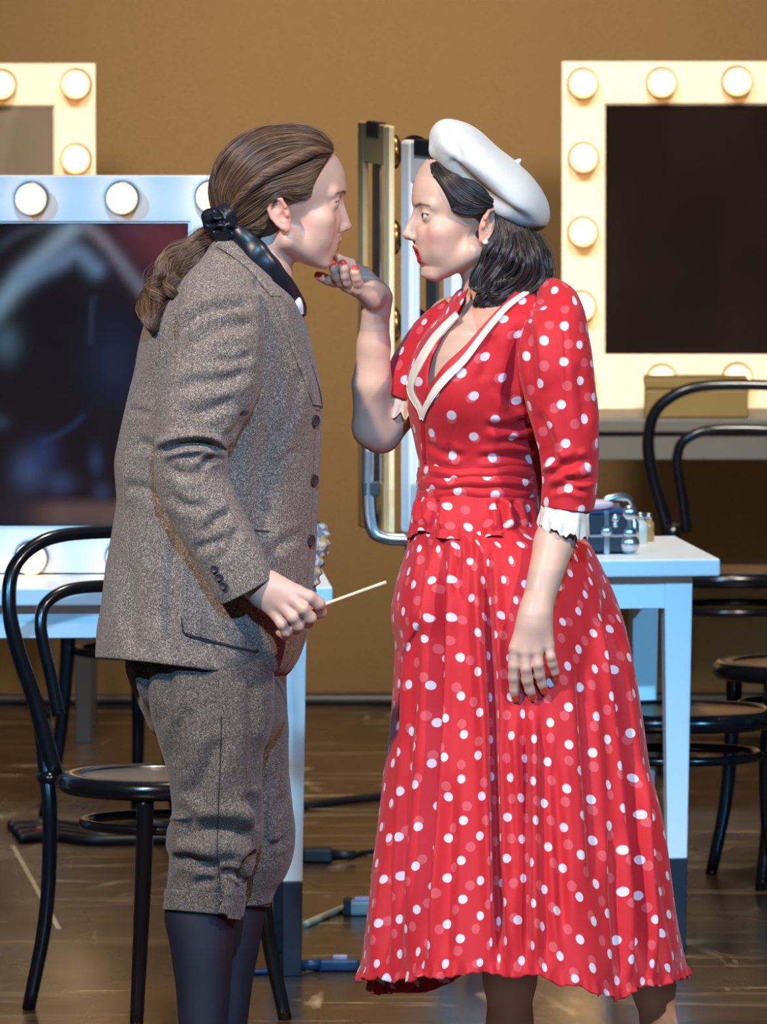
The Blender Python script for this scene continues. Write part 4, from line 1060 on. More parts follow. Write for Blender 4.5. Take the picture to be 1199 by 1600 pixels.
def nearfine(c, R1=.165, R2=.085): return (np.linalg.norm(c - hc_, axis=1) < R1) | (np.linalg.norm(c - hh, axis=1) < R2)
V1, F1 = surface(allp, tL - .17, tL + .17, .0016, 20)
V2, F2 = surface(allp, hh - .075, hh + .075, .0016, 20)
lo, hi = P(120, 1800, -.35), P(560, 150, .35); lo[1], hi[1] = -.35, .35; lo[2] = -.02
fb = [(tL - .155, tL + .155), (hh - .062, hh + .062)]
V3, F3 = surface(allp, lo, hi, .006, 16)
def outside(V, Fc):
    m = np.ones(len(V), bool)
    for a, b in fb: m &= ~((V > a).all(1) & (V < b).all(1))
    return Fc[m[Fc].any(1)]
F3 = outside(V3, F3)
Q = (V1 - tL) @ RL; warpL = profile_warp(Q, lprof); Qw = warpL(Q)
SKIN = (216, 176, 158)
tint = face_tint(Q, SKIN, (206, 138, 134), (92, 66, 54), ZM, XS, 0.0, (230, 160, 146))
V1 = Qw @ RL.T + tL
# neck piece keeps its own colour; hand a little pinker at the knuckles
n2 = np.tile(np.array(lin((212, 174, 158))), (len(V2), 1))
for q in [x for fg in fing for x in (fg[2],)] + kn:
    w = np.exp(-(np.linalg.norm(V2 - P(*q), axis=1) / .009) ** 2)[:, None] * .40; n2 = n2 * (1 - w) + np.array(lin((204, 136, 122))) * w
V, Fc = join((V1, F1), (V2, F2), (V3, F3))
col = np.concatenate([tint, n2, np.tile(np.array(lin(SKIN)), (len(V3), 1))])
body = mk('body', V, Fc, M['skin'], root, col=col)
for s in (-1, 1):
    e = warpL(np.array([(.0835 * XS, .032 * s, .0205)]))[0]
    eyeball('eye', e, RL, tL, root, (1.0, -.02 * s - .05, -.02), (84, 96, 92))

# ---- jacket
JK = [(368, 338, 372, 0, .045), (378, 328, 388, 0, .060), (400, 312, 406, .0, .090), (430, 285, 434, .0, .135), (465, 254, 464, 0, .172), (500, 228, 477, 0, .185), (540, 216, 487, 0, .185), (580, 210, 496, 0, .182), (630, 198, 504, 0, .178), (682, 186, 502, 0, .172), (728, 178, 500, 0, .168),
      (780, 181, 498, 0, .168), (833, 174, 496, 0, .172), (900, 165, 491, 0, .182), (975, 157, 484.5, 0, .19), (1010, 153, 474, 0, .192), (1040, 151, 460, 0, .192), (1056, 150, 447, 0, .192), (1066, 150, 430, 0, .190)]
def jshift(px, py, Y):
    w = np.clip((py - 800) / 266, 0, 1); w = w * w * (3 - 2 * w)
    return w * (-37 * np.clip((425 - px) / 276, 0, 1.05) + np.minimum(Y, 0) * 112) - .12 * S0 * np.clip(-Y, 0, .2) * 0
nj, mj = 230, 220
V, Fq, ang = stack_loft(JK, nj, mj, 2.25, jshift)
uv, L_, v_ = arc_uv(V, nj, mj); N = vnormals(V, Fq)
V = V + N * (fbm(V, 5.0, 1) * .0022 + fbm(V, 14.0, 2, 2) * .0007)[:, None]
jf = [([(262, 1046), (266, 960), (272, 870), (282, 800)], 9, .006, .8), ([(240, 560), (228, 640), (222, 720), (236, 800)], 16, .006), ([(440, 560), (425, 660), (408, 760), (412, 850)], 14, .007),
      ([(470, 570), (455, 640), (430, 700)], 8, .005), ([(205, 690), (240, 700), (262, 720)], 9, .006), ([(190, 760), (225, 765), (262, 790)], 9, .005), ([(200, 640), (235, 648)], 6, .004),
      ([(320, 960), (330, 1010), (345, 1050)], 10, .006), ([(390, 990), (400, 1030), (408, 1062)], 12, .006), ([(200, 860), (205, 950), (210, 1030)], 14, .005), ([(470, 700), (440, 720), (415, 770)], 6, .003), ([(478, 830), (440, 850), (410, 880)], 8, .004)]
V = crease(V, N, jf); jV, jF = V, Fq; jt = bvh(V, Fq)
jacket = mk('jacket', V, Fq, M['tweed'], root, uv=uv, thick=.005)
SK = [(352, 428, 44, -.125, .040), (346, 455, 62, -.150, .058), (344, 490, 67, -.172, .068), (344, 530, 69, -.188, .074), (333, 590, 76, -.198, .074), (312, 645, 69, -.204, .070), (297, 697, 58, -.208, .066), (299, 742, 57, -.212, .064), (322, 800, 55, -.218, .060), (353, 856, 53, -.224, .055), (388, 920, 46, -.228, .046)]
ns, ms = 190, 130
V, Fq, ang = path_loft(SK, ns, ms, 2.15); N = vnormals(V, Fq)
if (N[:, 1] * (V[:, 1] - V[:, 1].mean())).sum() < 0: Fq = Fq[:, ::-1]; N = -N
uv, _, _ = arc_uv(V, ns, ms)
V = V + N * (fbm(V, 6.0, 3) * .0030 + fbm(V, 17.0, 4, 2) * .0008)[:, None]
sf = [([(244, 712), (268, 698), (300, 692), (328, 694), (346, 712)], 6, .016, .75), ([(352, 722), (338, 716), (322, 720), (316, 735)], 5, .008, .6), ([(262, 730), (290, 742), (322, 738)], 8, .005, .5), ([(282, 536), (292, 508), (316, 488), (352, 480), (396, 478)], 8, .012, .7),
      ([(300, 545), (330, 520), (370, 508), (405, 512)], 9, .006), ([(262, 620), (300, 600), (350, 596), (395, 572)], 10, .006, .6), ([(330, 560), (360, 566), (400, 552)], 7, .005), ([(290, 650), (330, 640), (370, 620)], 9, .005), ([(365, 800), (340, 812), (318, 838)], 8, .006), ([(375, 822), (360, 850), (345, 880)], 7, .004),
      ([(262, 770), (290, 790), (330, 792)], 8, .005), ([(386, 640), (372, 668), (352, 690)], 7, .007), ([(300, 860), (330, 850), (360, 838)], 8, .004)]
V = crease(V, N, sf)
sleeve = mk('sleeve', V, Fq, M['tweed'], jacket, uv=uv, thick=.004); st_ = bvh(V, Fq)
SKf = [(px, py, hw, -y, hd) for px, py, hw, y, hd in [(365, 440, 44, -.125, .040), (360, 500, 60, -.165, .064), (350, 600, 58, -.19, .064), (345, 720, 52, -.21, .06), (370, 840, 48, -.21, .052), (392, 940, 42, -.2, .044)]]
V, Fq, _ = path_loft(SKf, 60, 60); N = vnormals(V, Fq)
mk('sleeve', V, Fq, M['tweed'], jacket, thick=.004)
# collar and lapel, laid on the coat front
strip_cloth('lapel', jt, [(408, 446), (425, 462), (436, 488), (455, 540), (475, 590), (490, 632)], [(452, 474), (464, 490), (476, 530), (487, 566), (497, 602), (503, 634)], M['tweed'], jacket, .006, .004, 60, 12, .005)
strip_cloth('collar', jt, [(336, 384), (360, 398), (388, 420), (410, 446), (424, 462)], [(344, 370), (372, 376), (398, 394), (418, 424), (440, 462)], M['tweed'], jacket, .008, .004, 50, 12, .006)
V, f = drape(jt, [(474, 560), (480, 585), (490, 612), (500, 638)], [(490, 572), (496, 594), (502, 616), (505, 638)], 24, 6, .0035); V, f = shell(V, f, 24, 6, .001)
mk('lining', V, f, M['lining'], jacket)
# pocket flap: its stitched lower edge is what shows
strip_cloth('pocket_flap', jt, [(284, 940), (330, 956), (404, 972)], [(283, 972), (287, 990), (310, 999), (350, 1008), (398, 1019), (405, 1014)], M['tweed'], jacket, .003, .004, 40, 10, .0015)
strip_cloth('pocket_seam', jt, [(283, 962), (285, 985), (294, 993), (330, 1002), (380, 1015), (404, 1018)], [(285, 962), (287, 984), (296, 991), (331, 1000), (380, 1013), (405, 1016)], M['seam'], jacket, .0042, .001, 60, 2, 0)
strip_cloth('front_edge', jt, [(494, 640), (490, 720), (486, 820), (480, 900), (470, 985), (455, 1030), (432, 1058)], [(501, 640), (498, 720), (494, 820), (488, 900), (479, 985), (462, 1033), (436, 1062)], M['tweed'], jacket, .002, .004, 80, 5, .001)
strip_cloth('breast_pocket', jt, [(382, 824), (400, 824), (421, 826)], [(382, 828), (400, 829), (421, 831)], M['tweed'], jacket, .003, .003, 20, 3, .001)
def button(px, py, tree, r, mat, parent, name='button'):
    h = hit(tree, px, py)
    if h[0] is None: return
    n = h[1] if h[1].y < 0 else -h[1]
    n = (n + Vector((0, -0.6, 0))).normalized()
    M4 = Matrix.Translation(h[0] + n * .002) @ n.to_track_quat('Z', 'Y').to_matrix().to_4x4()
    MB().lathe([(.0005, .0), (r, .0), (r * 1.02, .0024), (r * .86, .0042), (r * .70, .0026), (.0005, .0026)], 22, M4).build(name, mat, parent, True)
for px, py in ((491, 657), (489, 750), (484, 844)): button(px, py, jt, .0098, M['button'], jacket)
for px, py in ((336, 888), (343, 901), (350, 914)): button(px, py, st_, .0068, M['button'], jacket)
# floral waistcoat point showing past the coat front, white shirt, black neckerchief
WK = [(816, 474, 500, .03, .02), (826, 474, 513, .03, .024), (840, 474, 515.5, .03, .024), (860, 472, 513, .03, .024), (885, 470, 505, .03, .022), (905, 466, 500, .03, .02), (926, 464, 493, .03, .018)]
V, Fq, a_ = stack_loft(WK, 80, 80); N = vnormals(V, Fq); V = V + N * (fbm(V, 40.0, 9, 2) * .0012 + .0022 * np.sin(np.repeat(np.linspace(0, 1, 80), 80) * 46) * np.clip(np.tile(np.cos(a_), 80), 0, 1))[:, None]
mk('floral_waistcoat', V, Fq, M['floral'], root)
V, Fq, _ = stack_loft([(402, 352, 428, 0, .062), (430, 350, 452, 0, .072), (460, 350, 464, 0, .08), (488, 360, 470, 0, .085), (505, 380, 472, 0, .085)], 40, 60)
mk('shirt', V, Fq, M['shirt'], root)
V, Fq, _ = path_loft([(366, 352, 15, -.055, .012), (384, 374, 17, -.066, .013), (404, 400, 20, -.074, .013), (428, 432, 22, -.070, .014), (450, 462, 19, -.050, .014), (466, 482, 14, -.03, .014), (474, 497, 6, -.02, .010)], 90, 36)
N = vnormals(V, Fq); V = V + N * (fbm(V, 16.0, 11, 2) * .0025)[:, None]; V = crease(V, N, [([(374, 366), (402, 410), (440, 462)], 4, .005, .6), ([(392, 372), (424, 420), (452, 458)], 4, .004, .5)])
mk('neckerchief', V, Fq, M['satin'], root)
V, Fq, _ = path_loft([(452, 440, 5, -.035, .006), (458, 458, 8, -.045, .008), (464, 474, 9, -.045, .009), (469, 492, 6, -.035, .008)], 40, 24)
mk('shirt_collar', V, Fq, M['shirt'], root)

# ---- breeches, stockings, shoes
BP = [(960, 200, 470, 0, .15), (1041, 196, 447, 0, .15), (1080, 207, 447, 0, .145), (1115, 224, 446, 0, .13), (1150, 244, 430, 0, .11), (1190, 275, 395, 0, .08)]
V, Fq, _ = stack_loft(BP, 60, 120); N = vnormals(V, Fq)
V = crease(V, N, [([(200, 1040), (215, 1090), (245, 1140)], 8, .008), ([(235, 1040), (240, 1100), (258, 1150)], 9, .012)])
br = mk('breeches', V, Fq, M['tweed_dark'], root, thick=.003)
NL = [(1000, 228, 430, -.085, .092), (1090, 233, 428, -.09, .094), (1136, 242, 425, -.09, .094), (1180, 254, 411, -.09, .090), (1235, 266, 409, -.088, .085), (1275, 270, 411, -.085, .084), (1298, 261, 411, -.083, .086), (1322, 259, 404, -.081, .084), (1340, 264, 398, -.08, .078), (1371, 262, 387, -.08, .070), (1400, 259, 383, -.08, .062), (1420, 257, 380, -.08, .060)]
V, Fq, _ = stack_loft(NL, 200, 130, 2.2, lambda px, py, Y: np.clip((py - 1300) / 120, 0, 1) * (np.clip((px - 256) / 124, 0, 1) * 13 + (Y + .08) * 110)); N = vnormals(V, Fq)
V = V + N * (fbm(V, 7.0, 5) * .0028)[:, None]
V = crease(V, N, [([(266, 1345), (292, 1341), (318, 1348), (342, 1358)], 8, .0065, .6), ([(275, 1318), (300, 1300), (330, 1296), (372, 1300), (404, 1314)], 14, .014, .7), ([(256, 1140), (262, 1060), (250, 1040)], 10, .008), ([(405, 1330), (384, 1345), (376, 1368), (386, 1385)], 6, .014, .5),
                  ([(300, 1250), (320, 1215), (345, 1150)], 13, .008, .7), ([(380, 1240), (400, 1262), (408, 1300)], 10, .010, .6), ([(344, 1366), (360, 1362), (382, 1368)], 6, .007, .6), ([(270, 1260), (300, 1275), (280, 1300)], 8, .007), ([(390, 1060), (396, 1150), (398, 1230)], 10, .006), ([(300, 1100), (280, 1150), (272, 1200)], 12, .007), ([(300, 1385), (320, 1375), (340, 1380)], 7, .004)])
nlt = bvh(V, Fq); nleg = mk('breeches_leg', V, Fq, M['tweed_dark'], br, thick=.003)
strip_cloth('side_seam', nlt, [(345.5, 1120), (344, 1180), (341, 1250), (339, 1330), (343, 1375)], [(347, 1120), (345.5, 1180), (342.5, 1250), (340.5, 1330), (344.5, 1375)], M['seam'], br, .0012, .001, 60, 2, 0)
def cuff(keys, name, sh):
    V, Fq, _ = stack_loft(keys, 24, 110, 2.2, sh); N = vnormals(V, Fq); V = V + N * (fbm(V, 9.0, 6) * .0012)[:, None]
    return mk(name, V, Fq, M['tweed_dark'], br, thick=.003), bvh(V, Fq)
cu, ct = cuff([(1389, 258.5, 386, -.08, .067), (1392, 256.5, 385, -.08, .066), (1408, 255.5, 382.5, -.08, .064), (1421, 254, 380, -.08, .0625)], 'cuff', lambda px, py, Y: np.clip((px - 256) / 124, 0, 1) * 12 + (Y + .08) * 110)
FLg = [(1000, 255, 450, .08, .09), (1060, 262, 447, .08, .09), (1120, 280, 450, .08, .09), (1185, 300, 452, .08, .088), (1253, 318, 457, .08, .085), (1297, 326, 462, .08, .084), (1338, 332, 458, .08, .08), (1371, 334, 445, .08, .07), (1393, 334, 429, .08, .063), (1410, 333, 424, .08, .06)]
V, Fq, _ = stack_loft(FLg, 160, 120, 2.2); N = vnormals(V, Fq); V = V + N * (fbm(V, 8.0, 7) * .0025)[:, None]
V = crease(V, N, [([(446, 1306), (435, 1318), (420, 1322)], 6, .008, .7), ([(420, 1200), (412, 1270), (414, 1340)], 10, .008), ([(440, 1240), (430, 1280)], 9, .006)])
mk('breeches_leg', V, Fq, M['tweed_dark'], br, thick=.003)
cuff([(1388, 334, 432, .08, .064), (1391, 333, 431, .08, .064), (1405, 332, 425, .08, .062), (1417, 331, 421, .08, .061)], 'cuff', lambda px, py, Y: (Y - .08) * 110)
strip_cloth('knee_tab', ct, [(344, 1372), (346, 1392), (346, 1410), (340, 1420), (345, 1433)], [(379, 1372), (380, 1392), (381, 1408), (379, 1420), (377, 1437)], M['tweed_dark'], br, .013, .007, 40, 12, .004)
button(350, 1412, ct, .0105, M['brass_button'], br)
for keys in ([(1385, 266, 376, -.08, .056), (1433, 257, 369, -.08, .056), (1473, 264.5, 366, -.08, .055), (1547, 275, 360, -.08, .047), (1600, 279, 356, -.08, .042), (1660, 288, 346, -.078, .034), (1720, 293, 340, -.075, .031), (1750, 290, 344, -.075, .032)],
             [(1385, 326, 418, .08, .052), (1418, 320, 415, .08, .052), (1473, 322, 407, .08, .050), (1529, 326, 396, .08, .045), (1600, 332, 387, .08, .040), (1660, 336, 380, .08, .033), (1710, 336, 376, .08, .031), (1742, 332, 380, .08, .032)]):
    V, Fq, _ = stack_loft(keys, 60, 60, 2.05); mk('stocking', V, Fq, M['stocking'], root)
for pts in ([(310, 1752, -.075), (350, 1764, -.078), (388, 1770, -.08)], [(348, 1738, .08), (392, 1746, .08), (430, 1750, .08)]):
    q = [P(*p) for p in pts]
    for p, z in zip(q, (.045, .036, .028)): p[2] = z
    pr = [cone(q[0], q[1], .040, .038, .0, 'u'), cone(q[1], q[2], .038, .026, .02, 'u')]
    c = (q[0] + q[2]) / 2
    V, Fq = surface(pr, c - .16, c + .16, .005, 16); V[:, 2] = np.maximum(V[:, 2], .001); mk('shoe', V, Fq, M['shoe'], root)

# ---- hair: a dark under-shape, then real strands combed over it, a twisted roll, ribbon and ponytail
c1 = lambda pts: [(200 + x / 2.855, 170 + y / 2.855) for x, y in pts]
loc = lambda prims: framed(prims, RL, tL)
cap = [ell((-.002, 0, .058), (.1035, .079, .0885), 0), ell((.046, 0, .066), (.066, .066, .078), .02), cone((-.07, 0, .02), (-.088, 0, -.005), .040, .024, .03), ell((-.035, 0, -.005), (.055, .060, .040), .02),
       ell((.139, 0, .015), (.114, .135, .099), .008, 's')]
for s in (-1, 1): cap += [ell((.040, .075 * s, .000), (.052, .05, .030), .01, 's'), ell((.006, .085 * s, -.006), (.030, .024, .036), .006, 's'), ell((.03, .07 * s, -.05), (.05, .05, .045), .01, 's')]
cap = loc(cap)
V, Fq = surface(cap, tL - .17, tL + .17, .0028, 16, smooth=2)
hair = mk('hair', V, Fq, M['hair_brown_base'], root); ht = bvh(V, Fq)
def on(tree, pts, lift=.002, n=26, Y0=0.0):
    """lay a pixel curve on the surface seen there"""
    q = resample(pts, n); Ys = []
    for x, y in q:
        h = hit(tree, x, y)
        Ys.append(h[0].y if h[0] is not None else np.nan)
    Ys = np.array(Ys); ok = ~np.isnan(Ys)
    Ys = np.interp(np.arange(n), np.arange(n)[ok], Ys[ok]) if ok.any() else np.full(n, Y0)
    return P(q[:, 0], q[:, 1], Ys - lift)
gs = [c1(g) for g in (
    [(900, 150), (850, 98), (760, 80), (650, 85), (560, 115), (470, 180), (412, 260), (392, 340), (410, 430), (440, 490)],
    [(908, 165), (850, 118), (760, 96), (650, 106), (560, 140), (475, 205), (422, 290), (405, 370), (420, 440), (445, 495)],
    [(912, 185), (850, 145), (760, 130), (650, 145), (560, 185), (488, 255), (440, 330), (425, 400), (435, 460), (450, 500)],
    [(908, 200), (830, 180), (740, 180), (640, 210), (560, 258), (505, 320), (462, 390), (450, 440), (450, 480), (455, 505)],
    [(895, 212), (810, 215), (720, 235), (640, 265), (570, 310), (515, 365), (478, 420), (462, 470), (460, 500), (462, 512)])]
G = [on(ht, g, .003) for g in gs]
low = [on(ht, c1(g), .003) for g in (
    [(882, 222), (800, 250), (720, 275), (640, 300), (570, 345), (515, 395), (478, 445), (465, 490)],
    [(862, 252), (790, 290), (710, 312), (630, 340), (560, 380), (505, 425), (472, 465), (465, 500)],
    [(840, 300), (770, 335), (700, 345), (630, 372), (565, 412), (515, 450), (480, 485), (468, 508)],
    [(822, 350), (755, 375), (690, 365), (630, 400), (575, 445), (525, 480), (490, 505), (472, 515)],
    [(812, 392), (745, 398), (690, 374), (640, 420), (590, 470), (545, 505), (510, 520), (480, 525)],
    [(660, 420), (635, 450), (615, 490), (585, 525), (550, 530), (520, 530), (500, 530), (485, 530)],
    [(625, 500), (610, 530), (590, 548), (560, 548), (540, 543), (520, 540), (500, 536), (490, 535)])]
def mirror_head(pts, R, t):
    q = (pts - t) @ R; q[..., 1] *= -1; return q @ R.T + t
rad = np.interp(np.linspace(0, 1, 24), [0, .1, .9, 1], [.00025, .0004, .0004, .0002])
A = sheet_strands(G, 5200, 24, .0014, 26, 3, (.0, 1, .0016)); B_ = sheet_strands(low, 4200, 24, .0014, 18, 4, (.0012, 1.2, .0022))
def rope(path, r0, turns, count, npt, seed, rr=None):
    p = spline(np.array(path), npt); T = np.gradient(p, axis=0); T /= np.linalg.norm(T, axis=1)[:, None]
    a = np.cross(T, np.array((0, 1.0, 0))); a /= np.linalg.norm(a, axis=1)[:, None]; b = np.cross(T, a)
    r = np.random.default_rng(seed); ph = r.uniform(0, 6.283, count)[:, None]; ra = (r.uniform(.55, 1, count) ** .5)[:, None] * np.asarray(r0)[None, :]
    s = np.linspace(0, 1, npt)[None, :]; an = ph + turns * 6.283 * s
    return p[None] + (np.cos(an) * ra)[..., None] * a[None] + (np.sin(an) * ra)[..., None] * b[None]
tw = on(ht, c1([(905, 192), (840, 188), (770, 215), (700, 250), (630, 285), (560, 335), (505, 390), (470, 440), (462, 480)]), .009, 24)
ro = rope(tw, np.interp(np.linspace(0, 1, 40), [0, .15, .6, 1], [.004, .010, .010, .006]), 2.6, 1500, 40, 5)
rad40 = np.interp(np.linspace(0, 1, 40), [0, .1, .9, 1], [.00025, .0004, .0004, .0002])
# ponytail
pt = c1([(432, 540), (380, 575), (310, 625), (235, 700), (175, 790), (138, 880), (118, 960), (112, 1000)])
q = resample(pt, 30); Ys = []
for i, (x, y) in enumerate(q):
    h = hit(jt, x, y); Ys.append(min(-.01 - .05 * i / 29, (h[0].y - .02) if h[0] is not None else 0))
Ys = np.convolve(np.pad(Ys, 3, mode='edge'), np.ones(7) / 7, 'valid'); pony = P(q[:, 0], q[:, 1], Ys)
pw = np.interp(np.linspace(0, 1, 30), [0, .12, .35, .6, .8, .93, 1], [.012, .020, .028, .030, .027, .016, .004])
pv, pf, _ = None, None, None
mb = MB().tube(pony, pw * .62, 20); pon = mb.build('ponytail', M['hair_brown_base'], root, True)
def tail(path, w, count, npt, seed, wave, nw, twist):
    p = spline(path, npt); T = np.gradient(p, axis=0); T /= np.linalg.norm(T, axis=1)[:, None]
    a = np.cross(T, np.array((0, 1.0, 0))); a /= np.linalg.norm(a, axis=1)[:, None]; b = np.cross(T, a); W = np.interp(np.linspace(0, 1, npt), np.linspace(0, 1, len(w)), w)
    r = np.random.default_rng(seed); ncl = 26; cph = r.uniform(0, 6.283, ncl); cr = r.uniform(.2, 1.0, ncl) ** .5; k = r.integers(0, ncl, count)
    s = np.linspace(0, 1, npt)[None]; an = (cph[k] + r.normal(0, .20, count))[:, None] + twist * s + .15 * np.sin(s * 9 + cph[k][:, None] * 3)
    rr = (np.clip(cr[k] + r.normal(0, .12, count), .05, 1.12))[:, None] * W[None] * (1 + .0 * s)
    wob = wave * np.sin(s * nw * 6.283 + cph[k][:, None]) * np.clip(s * 2.0, 0, 1); 
    L_ = np.clip(r.normal(.97, .05, count), .8, 1.04)[:, None]
    ox = np.cos(an) * rr + wob; oy = np.sin(an) * rr * .9 + wave * .8 * np.cos(s * nw * 6.283 + cph[k][:, None]) * np.clip(s * 2, 0, 1)
    idx = np.clip(s * L_, 0, 1) * (npt - 1); i0 = np.minimum(idx.astype(int), npt - 2); fr = (idx - i0)[..., None]
    pp = p[i0] * (1 - fr) + p[i0 + 1] * fr; aa = a[i0]; bb = b[i0]
    return pp + ox[..., None] * aa + oy[..., None] * bb
Tl = tail(pony, pw, 5600, 40, 6, .0075, 3.0, 1.6)
r = np.random.default_rng(9); fly = sheet_strands(G, 140, 24, .006, 0, 10); fly2 = tail(pony, pw * 1.25, 160, 40, 12, .008, 2.0, 1.0)
M_ = [(A, rad), (B_, rad), (ro, rad40), (mirror_head(sheet_strands(G + low[:2], 1500, 24, .002, 20, 13), RL, tL), rad * 1.5)]
hair_strands('hair_strands', M['hair_brown'], hair, M_ + [(fly, rad * .4)])
hair_strands('ponytail_strands', M['hair_brown'], pon, [(Tl, rad40), (fly2, rad40 * .4)])
# ringlet curls at the end of the ponytail
def ringlet(c_px, Y, r_px, h_px, turns, count, seed, tilt=0.0):
    n = 40; s = np.linspace(0, 1, n); a = s * turns * 6.283 + seed
    x = c_px[0] + r_px * np.sin(a) * (1 - .35 * s) + tilt * h_px * (s - .5); y = c_px[1] + h_px * (s - .5) + 0 * a; Yy = Y - r_px / S0 * np.cos(a) * .9 * (1 - .35 * s)
    p = P(x, y, Yy); r = np.random.default_rng(seed); off = r.normal(size=(count, 1, 3)) * np.array([.0022, .0022, .0045]); return p[None] + off * (1 - .5 * s[None, :, None])
yb = Ys[-8]
cur = [ringlet(c1([(135, 850)])[0], yb - .02, 15, 62, 1.6, 420, 21, .15), ringlet(c1([(190, 840)])[0], yb - .03, 12, 56, 1.4, 380, 22, -.2), ringlet(c1([(112, 930)])[0], yb - .012, 10, 50, 1.3, 300, 23, .1)]
hair_strands('ringlets', M['hair_brown'], pon, [(x, rad40) for x in cur])
# ribbon bow
bp = [cp((330, 340, -.05), (352, 336, -.062), .017, .020, .0), cp((352, 336, -.062), (370, 352, -.058), .018, .012, .006), cp((328, 352, -.055), (348, 362, -.058), .012, .016, .006), cp((344, 366, -.052), (366, 362, -.058), .013, .011, .008), ell(P(352, 350, -.072), (.012, .010, .016), .004), cp((340, 327, -.04), (352, 322, -.045), .010, .008, .006)]
c = P(347, 347, -.055); V, Fq = surface(bp, c - .06, c + .06, .0018, 16); N = vnormals(V, Fq)
V = V + N * (fbm(V, 22, 31, 2) * .0022)[:, None]
V = crease(V, N, [([(322, 352), (340, 346), (356, 350)], 3, .006, .6), ([(334, 328), (344, 338), (350, 348)], 3, .005, .6), ([(352, 356), (364, 360), (376, 366)], 3, .004, .5), ([(330, 362), (344, 358), (352, 352)], 3, .004, .5)])
mk('ribbon_bow', V, Fq, M['satin'], hair)
V, Fq, _ = path_loft([(352, 360, 8, -.06, .006), (352, 372, 9, -.062, .006), (345, 384, 7, -.06, .005)], 24, 20); mk('ribbon_tail', V, Fq, M['satin'], hair)

# the stick held in the hand
a, b = P(604, 909.5, -.216), P(436, 970, -.216)
o = MB().tube(np.linspace(a, b, 10), .0030, 12).build('stick', M['wood_stick'], None, True)
tag(o, 'thin pale wooden stick held in the hand of the tweed jacket wearer', 'stick')
# ================================================================== the person in the red dotted dress (right, facing left)
root = thing('person', 'person in red dotted dress and white beret, raising one hand to the other\'s chin', 'person', (P(800, 1000, 0)[0], 0.0, 0.0))
WORLDROOT[root.name] = 1; WR = root
yaw = math.radians(10); f_ = np.array((-math.cos(yaw), -math.sin(yaw), 0)); RW = np.stack([f_, np.cross((0, 0, 1), f_), (0, 0, 1.0)], 1)
tW = P(741, 353, 0.0); csx = S0 * math.cos(yaw)
XW, ZW = 1.0, -.0455
wprof = [((741 - px) / csx, -(py - 353) / S0) for px, py in [(664, 248), (655.5, 260), (648.6, 275), (645.2, 290), (644, 303), (644.2, 313), (647, 324), (643.5, 334), (637, 346), (630.5, 358), (628, 366), (630.5, 371), (637, 374.5), (645.4, 377), (645.8, 381), (644.2, 385.5), (646, 390), (654, 394), (656, 398), (651.6, 403), (651.2, 407), (655, 411.5), (658.5, 415.5), (658, 421), (657.4, 428), (660.5, 434), (668, 438)]]
hp = framed(head_prims(XW, ZW, 1.45, -.0135), RW, tW)
# bodice: silhouette table shared by the dress and the body inside it
BD = [(440, 738, 838, 0, .050), (447, 730, 852, 0, .080), (456, 714, 860, 0, .108), (470, 703, 866, 0, .128), (490, 689, 880, 0, .148), (520, 664, 884, 0, .155), (556, 645, 880, 0, .155), (600, 635.5, 872, 0, .150), (630, 636, 864, 0, .146), (655, 641, 858, 0, .140), (690, 648, 852, 0, .130), (725, 654, 849, 0, .125), (770, 654, 850, 0, .128), (800, 648, 858, 0, .135)]
bust = P(712, 612, -.15)
neck = [cp((757, 400, .0), (772, 462, .0), .043, .045, .02), cp((772, 462, 0), (768, 520, 0), .046, .07, .03), cp((775, 455, -.01), (838, 500, -.085), .032, .030, .03), cp((765, 462, .02), (730, 520, .08), .030, .024, .03)]
torso = [stack_prim([(462, 740, 815, 0, .06), (480, 715, 845, 0, .11)] + BD[5:], .012, .03), cp((755, 760, 0), (775, 960, 0), .105, .135, .03)]
arm_n = chain([(868, 535, -.145), (890, 700, -.170), (882, 800, -.180), (866, 850, -.200), (838, 952, -.254)], [.040, .038, .036, .034, .0255], .008)
hand_n = [cp((838, 952, -.254), (834, 975, -.262), .0265, .026, .01)]
kn = [(806, 1013, -.271), (821, 1018, -.275), (839, 1016, -.273), (857, 1007, -.266)]
for i, q in enumerate(kn):
    st = [(826, 965, -.262), (831, 965, -.266), (838, 964, -.266), (846, 962, -.262)][i]
    hand_n.append(cp(st, q, .0165, (.0120, .0118, .0115, .0108)[i], .012))
fing = [[(806, 1013, -.271), (803, 1040, -.272), (803, 1058, -.266), (804, 1078, -.258), (806, 1092, -.252)], [(821, 1018, -.275), (822, 1044, -.278), (824, 1062, -.270), (828, 1078, -.262), (833, 1090, -.256)],
        [(839, 1016, -.273), (841, 1038, -.276), (843, 1054, -.268), (847, 1068, -.260), (851, 1080, -.255)], [(857, 1007, -.266), (861, 1026, -.270), (863.5, 1037, -.264), (867, 1050, -.256), (869, 1060, -.252)]]
for i, q in enumerate(fing):
    r = [.0098, .0098, .0095, .0085][i]; hand_n += chain(q, [r * 1.05, r * .94, r * .98, r * .85, r * .70], .0035)
hand_n += chain([(826, 968, -.241), (812, 1000, -.226), (808, 1028, -.222), (812, 1048, -.226)], [.015, .012, .010, .008], .006)
nails_n = [(q[4], q[3]) for q in fing]
arm_f = chain([(708, 505, .11), (660, 590, .16), (595, 676, .135), (583, 668, .13), (582, 600, .11), (584, 540, .10), (588, 480, .085)], [.046, .042, .034, .0345, .0335, .0275, .0228], .010)
hand_f = [cp((588, 482, .085), (586, 466, .080), .0235, .0245, .01), cp((598, 464, .085), (582, 452, .07), .0165, .016, .012)]
kf = [(562, 452, .030), (550, 450, .048), (541, 446, .066), (534, 440, .082)]
for i, q in enumerate(kf):
    st = [(584, 468, .055), (584, 464, .070), (586, 460, .085), (588, 456, .098)][i]
    hand_f.append(cp(st, q, .0165, .0112, .012))
